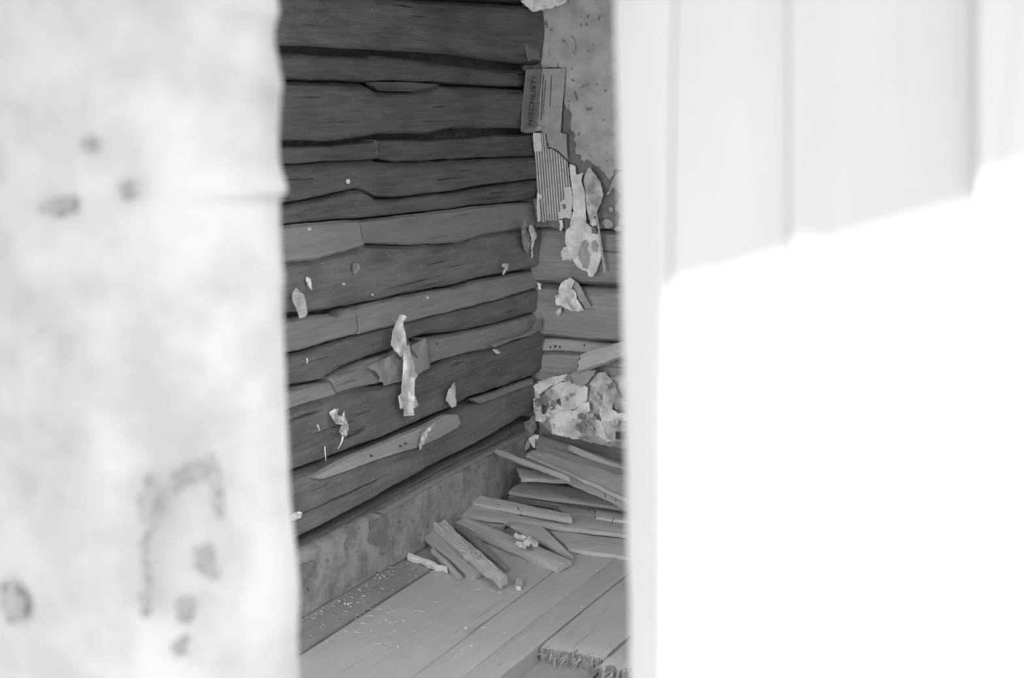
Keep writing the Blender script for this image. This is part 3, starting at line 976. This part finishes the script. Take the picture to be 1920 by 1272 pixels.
# lettering, running up the left panel
fc = bpy.data.curves.new('lettering', 'FONT')
fc.body = 'HISCHLISTI'
fc.size = 0.036
fc.extrude = 0.0003
fc.align_x = 'CENTER'; fc.align_y = 'CENTER'
fc.space_character = 1.1
fo = bpy.data.objects.new('lettering', fc)
scn.collection.objects.link(fo)
fc.materials.append(M['ink'])
p0, p1, pr = carton_pt(993, 238), carton_pt(1001, 140), carton_pt(1008, 190)
pm = carton_pt(997, 190)
up = (p1 - p0).normalized()
rt = (pr - pm).normalized()
nn = up.cross(-rt).normalized()
if nn.dot(CAM - pm) < 0: nn = -nn
yv = nn.cross(up)
fo.matrix_world = Matrix.Translation(pm + nn * 0.003) @ Matrix((up, yv, nn)).transposed().to_4x4()
bpy.context.view_layer.update()
lm = bpy.data.meshes.new_from_object(fo.evaluated_get(bpy.context.evaluated_depsgraph_get()))
mw = fo.matrix_world.copy()
bpy.data.objects.remove(fo)
lm.transform(Matrix.Diagonal((0.92, 1.6, 1, 1)))
lm.transform(mw)
link('lettering', lm, None, ca)
def thin_line(a, b, w_=0.8):
    (u0, v0), (u1, v1) = a, b
    sheet_mesh('printed_line', [(u0 - w_, v0), (u0 + w_, v0), (u1 + w_, v1), (u1 - w_, v1)], lambda u, v: carton_pt(u, v) + Vector((0.0015, -0.003, 0)), M['ink'], ca, 6, 0.1, 0.0004)
thin_line((1019, 140), (1014, 225)); thin_line((1023, 150), (1018, 215), .5); thin_line((1034, 142), (1031, 200), .6)

# corrugated cardboard: thirteen flutes, the sheet clipped to its torn outline
def fluted(name, poly, plane, off, pitch, lean, amp, rows, mat, parent=None, across=False):
    bm = bmesh.new()
    us = [p[0] for p in poly]; vs = [p[1] for p in poly]
    v_mid = min(vs)
    cols = int((max(us) - min(us) + 14) / pitch * 6)
    nr = int((max(vs) - min(vs)) / rows) + 1
    g_ = {}
    kinds = []
    def pos(i, j):
        a = min(us) - 7 + i * pitch / 6; b = v_mid + j * rows
        return (a + lean * (b - v_mid), b)
    for j in range(nr):
        for i in range(cols):
            c_ = [pos(i + .5, j + .5)][0]
            jit = (1.2 * nz(c_[0] * .4, c_[1] * .4, 2), 1.2 * nz(c_[0] * .4, c_[1] * .4, 7))
            if not inside(poly, c_[0] + jit[0], c_[1] + jit[1]): continue
            q = []
            for (a, b) in ((i, j), (i + 1, j), (i + 1, j + 1), (i, j + 1)):
                if (a, b) not in g_:
                    u, v = pos(a, b)
                    g_[(a, b)] = bm.verts.new(plane.at(u, v, off + amp * math.cos(a / 6 * 2 * math.pi) + 0.004 * nz(u * .05, v * .03, 4)))
                q.append(g_[(a, b)])
            bm.faces.new(q)
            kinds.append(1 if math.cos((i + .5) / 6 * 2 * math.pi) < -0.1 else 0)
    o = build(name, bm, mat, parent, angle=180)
    o.data.materials.append(M['valley'])          # darker colour deepens the weak valley shade, along with glue and dust
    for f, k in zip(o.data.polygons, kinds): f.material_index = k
    return o
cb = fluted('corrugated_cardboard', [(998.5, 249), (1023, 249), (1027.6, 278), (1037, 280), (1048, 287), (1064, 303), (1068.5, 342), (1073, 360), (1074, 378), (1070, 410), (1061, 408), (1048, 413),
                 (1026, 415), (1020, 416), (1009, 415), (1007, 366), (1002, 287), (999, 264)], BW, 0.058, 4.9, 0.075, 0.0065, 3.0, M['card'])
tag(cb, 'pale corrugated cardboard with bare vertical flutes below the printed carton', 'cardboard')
wall_paper('facing_sheet', [(1024, 249), (1052, 249), (1062, 252), (1064, 300), (1050, 286), (1040, 279), (1029, 276)], BW, 0.066, M['cardface'], cb, wrinkle=.002, step=4)
wall_paper('facing_sheet', [(999, 249), (1014, 250), (1016, 284), (1001, 284)], BW, 0.068, M['paper'], cb, wrinkle=.003, step=4)
wall_paper('facing_sheet', [(1058, 352), (1070, 350), (1074, 378), (1070, 410), (1061, 408), (1048, 411), (1046, 400), (1052, 395), (1050, 380), (1060, 372)], BW, 0.068, M['card'], cb, wrinkle=.003, step=4)
wall_paper('hole', [(1053, 384), (1060, 382), (1062, 390), (1056, 394)], BW, 0.0725, M['tar'], cb, wrinkle=.0005, step=3, thick=.001)
wall_paper('torn_edge', [(1008, 361), (1014, 365), (1016, 370), (1010, 376), (1013, 395), (1012, 416), (1008, 416), (1006, 380)], BW, 0.07, M['paper'], cb, wrinkle=.006, step=3)

# hanging paper flaps on the back wall
scrap('hanging_paper', [(1068, 308), (1078, 311), (1081, 328), (1094, 323), (1090, 340), (1097, 360), (1098, 390), (1099, 420), (1085, 430), (1074, 420), (1075, 395), (1072, 350), (1069, 330)], BW, 0.06, M['paper'],
      'narrow pale wallpaper strip hanging right of the corrugated cardboard', step=4, wrinkle=.006)
scrap('hanging_paper', [(1097, 325), (1105, 314), (1117, 328), (1125, 341), (1131, 364), (1127, 378), (1119, 399), (1111, 412), (1105, 412), (1099, 385), (1098, 359), (1094, 341)], BW, 0.07, M['stained'],
      'stained grey wallpaper tongue below the ragged plaster edge', step=4, wrinkle=.012)
hp = scrap('hanging_paper', [(1073, 398), (1084, 400), (1090, 411), (1104, 422), (1118, 431), (1126, 452), (1130, 468), (1123, 497), (1118, 510), (1111, 519), (1103, 518), (1101, 510), (1092, 507), (1079, 497),
      (1070, 482), (1060, 458), (1059, 444), (1062, 430), (1068, 427), (1070, 413)], BW, 0.068, M['paper'], 'large pale wallpaper sheet hanging over the logs on the back wall', step=4, wrinkle=.012, curl=.03, seed=41.0)
wall_paper('stain_patch', [(1086, 466), (1090, 455), (1097, 450), (1104, 457), (1102, 466), (1108, 478), (1106, 490), (1102, 505), (1093, 502), (1088, 490), (1083, 478)], BW, 0.0695, M['greypaper'], hp,
           wrinkle=.012, curl=.03, seed=41.0, span=(398, 519), step=3, amp=1.5, thick=.0006)
wall_paper('stain_patch', [(1108, 455), (1116, 450), (1123, 462), (1118, 474), (1110, 470)], BW, 0.0695, M['greypaper'], hp, wrinkle=.012, curl=.03, seed=41.0, span=(398, 519), step=3, amp=1.5, thick=.0006)
wall_paper('stain_patch', [(1108, 427), (1119, 432), (1120, 440), (1110, 438)], BW, 0.0695, M['tar'], hp, wrinkle=.012, curl=.03, seed=41.0, span=(398, 519), step=3, amp=1.5, thick=.0006)
scrap('paper_tab', [(1051, 473), (1058, 463), (1066, 463), (1072, 472), (1072, 490), (1064, 487), (1055, 489)], BW, 0.064, M['paper'], 'small pale paper tab left of the large hanging sheet', step=2.5, wrinkle=.006)
scrap('paper_tab', [(1047, 413), (1055, 413), (1056, 424), (1052, 434), (1049, 432), (1050, 422)], BW, 0.06, M['paper'], 'narrow pale paper tab under the corrugated cardboard', step=2.5)
scrap('paper_tab', [(1107, 413), (1113, 409), (1119, 412), (1121, 421), (1112, 425), (1106, 420)], BW, 0.08, M['paper'], 'small crumpled paper blob at the top of the thin lath', step=2.5, wrinkle=.01, scale=.2)
lt = tube('thin_lath', [BW.at(1117, 398, .09), BW.at(1122, 425, .09), BW.at(1128, 470, .085), BW.at(1134, 511, .08)], 0.004, 0.004, M['backstrip'])
tag(lt, 'thin upright lath at the right edge of the large hanging sheet', 'lath')
lo_ = scrap('crumpled_paper', [(1069, 521), (1078, 526), (1071, 541), (1079, 548), (1082, 562), (1095, 582), (1085, 584), (1071, 584), (1063, 578), (1056, 571), (1048.5, 556), (1047, 545), (1052, 530)], BW, 0.075, M['paper'],
      'crumpled pale paper stuck on the back logs below the hanging sheet', step=3, wrinkle=.02, scale=.09)
wall_paper('shaded_fold', [(1078, 526), (1085, 532), (1095, 551), (1107.5, 574.5), (1098, 579), (1084, 559), (1079, 548), (1071, 541)], BW, 0.06, M['greypaper'], lo_, wrinkle=.006, step=3)  # shadowed side of the crumple, its shade given by grey paper
wall_paper('curl', [(1040, 554), (1048, 552), (1054, 567), (1062, 578), (1065, 582), (1051, 573), (1043, 573)], BW, 0.075, M['paper'], lo_, wrinkle=.012, step=2.5, scale=.2)
wall_paper('curl', [(1041, 585), (1052, 576), (1052, 586), (1045, 592)], BW, 0.07, M['paper'], lo_, wrinkle=.01, step=2.5, scale=.2)
scrap('paper_tab', [(1008, 530), (1014, 532), (1014, 544), (1009, 542)], BW, 0.05, M['paper'], 'tiny pale tab in the corner at the back wall seam', step=2)

# ---------------------------------------------------------------- crumpled wallpaper heap against the back wall
def c4(pts):
    return [(980 + x / 5.781, 620 + y / 5.781) for x, y in pts]
heap = empty('crumpled_wallpaper', BW.at(1080, 830, 0.1))
tag(heap, 'big heap of crumpled torn wallpaper against the foot of the back wall', 'wallpaper')
flaps = [
 ([(130, 600), (200, 560), (330, 510), (500, 480), (490, 520), (380, 570), (300, 600), (250, 640), (200, 680), (150, 640)], .085, 'paper'),
 ([(110, 640), (160, 650), (190, 720), (240, 690), (230, 760), (200, 770), (160, 730), (115, 715)], .10, 'paper'),
 ([(250, 720), (290, 640), (370, 590), (500, 560), (520, 610), (420, 650), (390, 730), (340, 780), (260, 780)], .105, 'paper'),
 ([(410, 660), (480, 610), (550, 590), (640, 605), (690, 630), (680, 740), (650, 790), (560, 840), (450, 860), (430, 770)], .125, 'paper'),
 ([(690, 620), (740, 580), (830, 620), (900, 700), (880, 800), (850, 860), (800, 900), (730, 880), (700, 780)], .115, 'stained'),
 ([(120, 760), (160, 740), (190, 800), (200, 880), (215, 930), (180, 970), (150, 970), (130, 880)], .12, 'paper'),
 ([(240, 800), (330, 790), (340, 850), (260, 860)], .11, 'stained'),
 ([(340, 790), (440, 850), (470, 890), (390, 900), (330, 960), (230, 970), (220, 940), (270, 880)], .13, 'paper'),
 ([(300, 980), (400, 900), (470, 880), (560, 870), (640, 800), (700, 790), (710, 880), (600, 920), (540, 950), (480, 1020), (430, 1020)], .15, 'paper'),
 ([(390, 940), (430, 1020), (480, 1020), (540, 960), (560, 1060), (620, 1110), (640, 1160), (550, 1165), (350, 1110)], .15, 'paper'),
 ([(300, 980), (385, 935), (330, 1120)], .15, 'paper'),
 ([(560, 960), (600, 920), (690, 900), (720, 940), (620, 1030), (610, 1080), (560, 1010)], .165, 'stained'),
 ([(620, 1050), (690, 1000), (760, 1050), (780, 1110), (740, 1150), (660, 1130), (630, 1090)], .18, 'greypaper'),
 ([(690, 1000), (730, 930), (790, 940), (810, 990), (780, 1050), (740, 1030)], .16, 'greypaper'),
 ([(850, 850), (900, 820), (960, 850), (1030, 900), (1300, 900), (1300, 960), (960, 970), (870, 1000)], .15, 'paper'),
 ([(800, 1040), (860, 1000), (960, 970), (1300, 980), (1300, 1100), (1010, 1090), (1000, 1180), (900, 1160), (850, 1100)], .165, 'stained'),
 ([(880, 600), (940, 540), (1000, 600), (1050, 720), (1100, 760), (1300, 880), (1010, 840), (990, 780), (960, 850), (890, 800)], .12, 'stained'),
 ([(940, 530), (1080, 490), (1300, 500), (1300, 760), (1060, 740), (990, 600)], .10, 'stained'),
 ([(500, 480), (560, 500), (540, 570), (480, 550), (450, 530)], .10, 'greypaper'),
 ([(800, 480), (880, 460), (940, 540), (860, 620), (740, 580)], .10, 'stained'),
 ([(790, 980), (850, 1000), (900, 1160), (960, 1190), (760, 1190), (660, 1140), (780, 1110)], .17, 'paper'),
 ([(640, 1160), (720, 1145), (850, 1150), (950, 1180), (1300, 1190), (1300, 1300), (900, 1240), (700, 1200)], .20, 'greypaper'),
 ([(110, 560), (500, 470), (760, 540), (1300, 460), (1300, 1210), (700, 1200), (340, 1130), (190, 1000), (120, 800)], .055, 'stained'),
]
for i, (pts, off, mt) in enumerate(flaps):
    pts = c4(pts)
    if i < len(flaps) - 1:
        mx = sum(p[0] for p in pts) / len(pts); my = sum(p[1] for p in pts) / len(pts)
        pts = [(mx + (u - mx) * 1.14, my + (v - my) * 1.14) for u, v in pts]
    big = i == len(flaps) - 1
    f = wall_paper('flap', pts, BW, off, M[mt], None, wrinkle=0.012 if big else 0.010, scale=0.04, curl=0.01, step=5 if big else 3, amp=1.3, seed=i * 3.7,
                   tilt=(0, 0) if big else (R.uniform(-.05, .05), R.uniform(-.02, .045)))
    f.parent = heap
    f.matrix_parent_inverse = Matrix.Translation(-heap.location)
# small curled shreds between the big flaps
for i in range(26):
    x, y = R.uniform(130, 1080), R.uniform(560, 1120)
    if i < 12: x, y = R.uniform(120, 330), R.uniform(600, 960)
    elif i < 18: x, y = R.uniform(540, 820), R.uniform(900, 1130)
    r = R.uniform(28, 60); a0 = R.random() * 6.28
    pts = c4([(x + r * R.uniform(.5, 1.2) * math.cos(a0 + k * 1.05), y + r * R.uniform(.5, 1.2) * math.sin(a0 + k * 1.05)) for k in range(6)])
    f = wall_paper('shred', pts, BW, 0.12 + 0.075 * (y - 560) / 560 + R.uniform(0, .02), M[R.choice(['paper', 'paper', 'stained', 'greypaper'])], None, wrinkle=0.016, scale=0.16, step=2, amp=.8,
                   tilt=(R.uniform(-.05, .05), R.uniform(-.03, .05)))
    f.parent = heap
    f.matrix_parent_inverse = Matrix.Translation(-heap.location)
# dark brown card under the leaning board
scrap('card_sheet', c4([(520, 480), (570, 440), (690, 430), (790, 430), (770, 490), (700, 570), (640, 610), (580, 590), (545, 540)]), BW, 0.14, M['cardface'], 'smooth grey card sheet on top of the wallpaper heap', 'cardboard', step=4, wrinkle=.006)
board('leaning_board', (1089, 664, 'y', YB - .15), (1220, 622, 'y', YB - .10), (1220, 649, 'y', YB - .115), (1081, 697, 'y', YB - .18), 0.03, M['palewood'],
      'short pale board leaning on the back wall above the wallpaper heap', 'board', wob=.003)
# corner bits
scrap('corner_lump', [(976, 800), (981, 793), (992, 788), (1001, 779), (1004, 797), (1000, 814), (984, 819), (976, 816)], BW, 0.07, M['greypaper'], 'grey crumpled lump in the floor corner beside the wallpaper heap', step=3, wrinkle=.03, thick=.01)
tp = scrap('folded_scrap', [(991, 823), (1001, 816.5), (1011, 816.5), (1008, 826), (1002, 841), (998, 838), (994, 830)], BW, 0.17, M['paper'], 'white triangular paper scrap standing at the tip of the big plank', step=3, wrinkle=.006)
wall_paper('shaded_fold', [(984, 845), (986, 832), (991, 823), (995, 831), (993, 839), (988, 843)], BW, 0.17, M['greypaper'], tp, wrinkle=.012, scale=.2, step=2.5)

# ================================================================== PILE OF SPLIT WOOD
g = 'split planks in the corner pile'
def c2(x, y):
    return (830 + x / 3.976, 780 + y / 3.976)
def K(x, y, k, val):
    u, v = c2(x, y)
    return (u, v, k, val)
S = 'stick'
# upper layer, leaning in the corner (planes in depth)
board('split_plank', K(690, 130, 'y', YB - .13), K(1600, 410, 'y', YB - .13), K(1600, 480, 'y', YB - .24), K(700, 240, 'y', YB - .24), .03, M['darkstick'],
      'topmost grey plank of the corner pile, right under the wallpaper heap', 'plank', g, seed=1.1)
board('split_plank', K(940, 215, 'y', YB - .20), K(1600, 455, 'y', YB - .20), K(1600, 500, 'y', YB - .24), K(1010, 240, 'y', YB - .23), .02, M['stick'],
      'thin lath lying on the topmost plank of the corner pile', 'lath', g, seed=1.7, wob=.003)
board('split_plank', K(770, 225, 'y', YB - .24), K(1600, 470, 'y', YB - .25), K(1600, 560, 'y', YB - .34), K(700, 285, 'y', YB - .32), .025, M['darkstick'],
      'grey plank directly behind the broad bark edged plank', 'plank', g, seed=2.2)
big = board('split_plank', K(690, 250, 'y', YB - .34), K(1600, 520, 'y', YB - .40), K(1600, 745, 'y', YB - .56), K(615, 290, 'y', YB - .40), .035, M['stick'],
      'broad bark edged plank with a pale lower rim in the corner pile', 'plank', g, seed=3.1, wob=.008, bark=.004)
rim = board('bark_rim', K(640, 285, 'y', YB - .412), K(1600, 715, 'y', YB - .57), K(1600, 752, 'y', YB - .58), K(612, 305, 'y', YB - .42), .02, M['palewood'], None, wob=.006, seed=9.0, bark=.004, parent=big)
rim['label'] = 'pale bark rim along the lower edge'
board('thin_lath', K(378, 230, 'y', YB - .38), K(950, 452, 'y', YB - .58), K(950, 490, 'y', YB - .59), K(332, 250, 'y', YB - .40), .010, M['stick'],
      'long thin splintered lath poking out left of the pile towards the log wall', 'lath', g, seed=4.4, jag0=.03, wob=.004)
board('split_plank', K(556, 385, 'y', YB - .30), K(950, 440, 'y', YB - .33), K(950, 475, 'y', YB - .40), K(580, 458, 'y', YB - .37), .014, M['stick'],
      'short plank end peeping out below the thin splintered lath', 'plank', g, seed=5.5)
board('split_plank', K(620, 462, 'z', .085), K(1600, 640, 'z', .085), K(1600, 720, 'z', .07), K(490, 560, 'z', .075), .012, M['darkstick'],
      'flat grey plank with a rounded left end in the middle of the pile', 'plank', g, seed=6.3, jag0=.02)
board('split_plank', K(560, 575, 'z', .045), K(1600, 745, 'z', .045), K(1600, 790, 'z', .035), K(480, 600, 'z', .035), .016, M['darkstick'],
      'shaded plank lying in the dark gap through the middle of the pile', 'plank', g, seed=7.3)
# lower layer on the floor
board('split_plank', K(160, 560, 'z', .08), K(960, 730, 'z', .078), K(960, 775, 'z', .074), K(140, 630, 'z', .065), .012, M['stick'],
      'narrow plank behind the long nailed plank, its left end near the sill', 'plank', g, seed=8.1)
board('split_plank', K(830, 665, 'z', .055), K(1140, 700, 'z', .055), K(1140, 754, 'z', .05), K(900, 728, 'z', .05), .012, M['darkstick'],
      'short dark plank piece wedged behind the long nailed plank', 'plank', g, seed=8.8)
board('split_plank', K(1142, 695, 'z', .06), K(1600, 760, 'z', .06), K(1600, 808, 'z', .058), K(1140, 756, 'z', .058), .010, M['stick'],
      'paler plank end with a clean cut at the right side of the pile', 'plank', g, seed=9.3, jag0=.002)
nb = board('nailed_plank', K(85, 635, 'z', .06), K(1600, 815, 'z', .05), K(1600, 915, 'z', .04), K(60, 720, 'z', .045), .014, M['stick'],
      'long weathered plank with bent nails lying across the pile', 'plank', g, seed=10.2, wob=.007, n=40)
board('splintered_plank', K(20, 690, 'z', .03), K(460, 790, 'z', .024), K(455, 835, 'z', .02), K(0, 735, 'z', .022), .012, M['darkstick'],
      'short splintered plank under the left end of the nailed plank', 'plank', g, seed=11.6, jag0=.03)
def nail(x, y, k, val, parent, dx=0.0, h=.035):
    h *= .7
    p = P(K(x, y, k, val))
    tube('nail', [p, p + Vector((dx * .4, 0, h * .6)), p + Vector((dx, -.004, h))], .0014, .0012, M['nail'], parent)
nail(412, 705, 'z', .05, nb, .004); nail(574, 745, 'z', .05, nb, -.006, .045); nail(585, 748, 'z', .05, nb, .004, .03); nail(1088, 705, 'z', .055, nb, .004, .02); nail(1262, 810, 'z', .05, nb, .008, .04)
nail(1215, 610, 'y', YB - .5, rim, -.01, .03); nail(1290, 640, 'y', YB - .52, rim, -.004, .035)
board('split_plank', K(770, 830, 'z', .022), K(1600, 915, 'z', .022), K(1600, 1070, 'z', .016), K(935, 985, 'z', .016), .012, M['stick'],
      'wide flat board at the front right of the pile', 'plank', g, seed=12.4, jag0=.004)
board('split_plank', K(460, 790, 'z', .05), K(745, 825, 'z', .045), K(985, 1060, 'z', .010), K(955, 1050, 'z', .010), .010, M['stick'],
      'wedge shaped plank leaning down in front of the nailed plank', 'plank', g, seed=13.9, jag1=.0)
bpl = board('cut_plank', K(190, 755, 'z', .045), K(955, 1072, 'z', .028), K(850, 1130, 'z', .022), K(95, 790, 'z', .035), .021, M['stick'],
      'stout plank with a sawn end pointing at the bare floor', 'plank', g, seed=14.2, jag1=.002, wob=.004)
kp = board('knotty_plank', K(20, 775, 'z', .075), K(480, 1190, 'z', .046), K(425, 1225, 'z', .042), K(-80, 800, 'z', .07), .026, M['stick'],
      'knotty cracked stick ending on the floor left of the sawn plank', 'plank', g, seed=15.7, wob=.012, jag1=.002)
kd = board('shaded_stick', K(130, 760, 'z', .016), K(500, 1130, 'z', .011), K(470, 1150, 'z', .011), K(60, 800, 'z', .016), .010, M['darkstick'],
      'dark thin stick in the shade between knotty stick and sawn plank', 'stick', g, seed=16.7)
# splinters on the knotty stick
for k in range(14):
    t = .42 + .2 * R.random()
    a = P(K(20 + 440 * t - 40 * R.random(), 830 + 360 * t + 30 * R.random(), 'z', .055))
    tube('splinter', [a, a + Vector((.03 * R.uniform(-1, 1), .02 * R.uniform(-1, 1), .02 * R.random()))], .004, .001, M['darkstick'], kp, 4)
def c1(x, y):
    return (530 + x / 3.086, 860 + y / 3.086)
def K1(x, y, k, val):
    return c1(x, y) + (k, val)
board('split_plank', K1(870, 385, 'z', .05), K1(1190, 640, 'z', .02), K1(1090, 690, 'z', .012), K1(790, 430, 'z', .04), .012, M['darkstick'],
      'flat dark board under the knotty stick, leftmost broad piece of the pile', 'plank', g, seed=17.3)
board('thin_stick', K1(880, 520, 'z', .03), K1(1040, 670, 'z', .018), K1(1015, 685, 'z', .016), K1(860, 520, 'z', .03), .015, M['stick'],
      'slim stick lying on the leftmost dark board', 'stick', g, seed=18.1, wob=.005)
board('white_stick', K1(730, 543, 'z', .022), K1(950, 625, 'z', .022), K1(945, 643, 'z', .016), K1(720, 568, 'z', .016), .014, M['palestick'],
      'bright barkless stick on the floor at the left tip of the pile', 'stick', g, seed=19.9, wob=.006, jag0=.0)

def flat(name, poly, z, mat, label, cat, wr=.01, sc=.15, step=2.5, parent=None, thick=.0012):
    sd = R.random() * 50
    pl = lambda u, v: Plane(2, z, 1).at(u, v) + Vector((0, 0, max(-.004, wr * nz(u * sc, v * sc, sd))))
    o = sheet_mesh(name, poly, pl, mat, parent, step, .5, thick)
    if label: tag(o, label, cat)
    return o
flat('crumpled_paper', [(963, 1004), (971, 1001), (981, 1005), (996, 1007), (1010, 1015), (1008.6, 1024), (996, 1022.7), (983, 1027.7), (967, 1023), (966, 1020), (981, 1017), (983, 1012), (970, 1009)], .058, M['paper'],
     'small crumpled white paper lying on the sawn plank', 'paper', wr=.018)
flat('wood_chip', [(965.6, 1089), (975, 1082), (981, 1094), (977, 1101), (967, 1099.6)], .012, M['stick'], 'light wood chip on the floor beside the tip of the knotty stick', 'chip', thick=.012, wr=.004)

# ---------------------------------------------------------------- crumbs and straw on the floor
def chip(bm, p, r):
    vs = [bm.verts.new(p + Vector((R.uniform(-1, 1), R.uniform(-1, 1), R.uniform(0, .9))) * r) for _ in range(5)]
    for a, b, c in ((0, 1, 2), (0, 2, 3), (0, 3, 1), (1, 2, 4), (2, 3, 4), (3, 1, 4)):
        bm.faces.new((vs[a], vs[b], vs[c]))
bm = bmesh.new()
for k in range(420):
    if k < 300:
        t = R.random()
        u = 580 + 190 * t + R.gauss(0, 12); v = 1150 - 105 * t + abs(R.gauss(0, 20))
    else:
        u = R.uniform(565, 1170); v = R.uniform(1060, 1270)
    p = FL.at(u, v)
    if p.x < 0.04 or p.x > s3l(p.y): continue
    chip(bm, p + Vector((0, 0, .002)), 0.0018 + 0.006 * R.random() ** 3)
tag(build('floor_crumbs', bm, M['crumb'], None, smooth=False), 'fine crumbs and chips scattered over the floor along the sill', 'debris', kind='stuff')
bm = bmesh.new()
for k in range(46):
    if k < 22:
        u = R.gauss(715, 40); v = R.gauss(1165, 22)
    else:
        u = R.uniform(570, 1160); v = R.uniform(1080, 1265)
    p = FL.at(u, v)
    if p.x < 0.06 or p.x > s3l(p.y) - .02: continue
    a = R.random() * 6.28; ln = R.uniform(.008, .035)
    d = Vector((math.cos(a), math.sin(a), 0)); s = Vector((-d.y, d.x, 0)) * .0006
    pts = [p + d * ln * (q / 3) + Vector((0, 0, .003)) + s * 8 * math.sin(q) for q in range(4)]
    vs = [[bm.verts.new(q + s), bm.verts.new(q - s), bm.verts.new(q + Vector((0, 0, .0011)))] for q in pts]
    for r0, r1 in zip(vs, vs[1:]):
        for j in range(3):
            bm.faces.new((r0[j], r1[j], r1[(j + 1) % 3], r0[(j + 1) % 3]))
tag(build('straw', bm, M['crumb'], None, smooth=False), 'thin straw bits and fibres strewn on the floorboards', 'straw', kind='stuff')
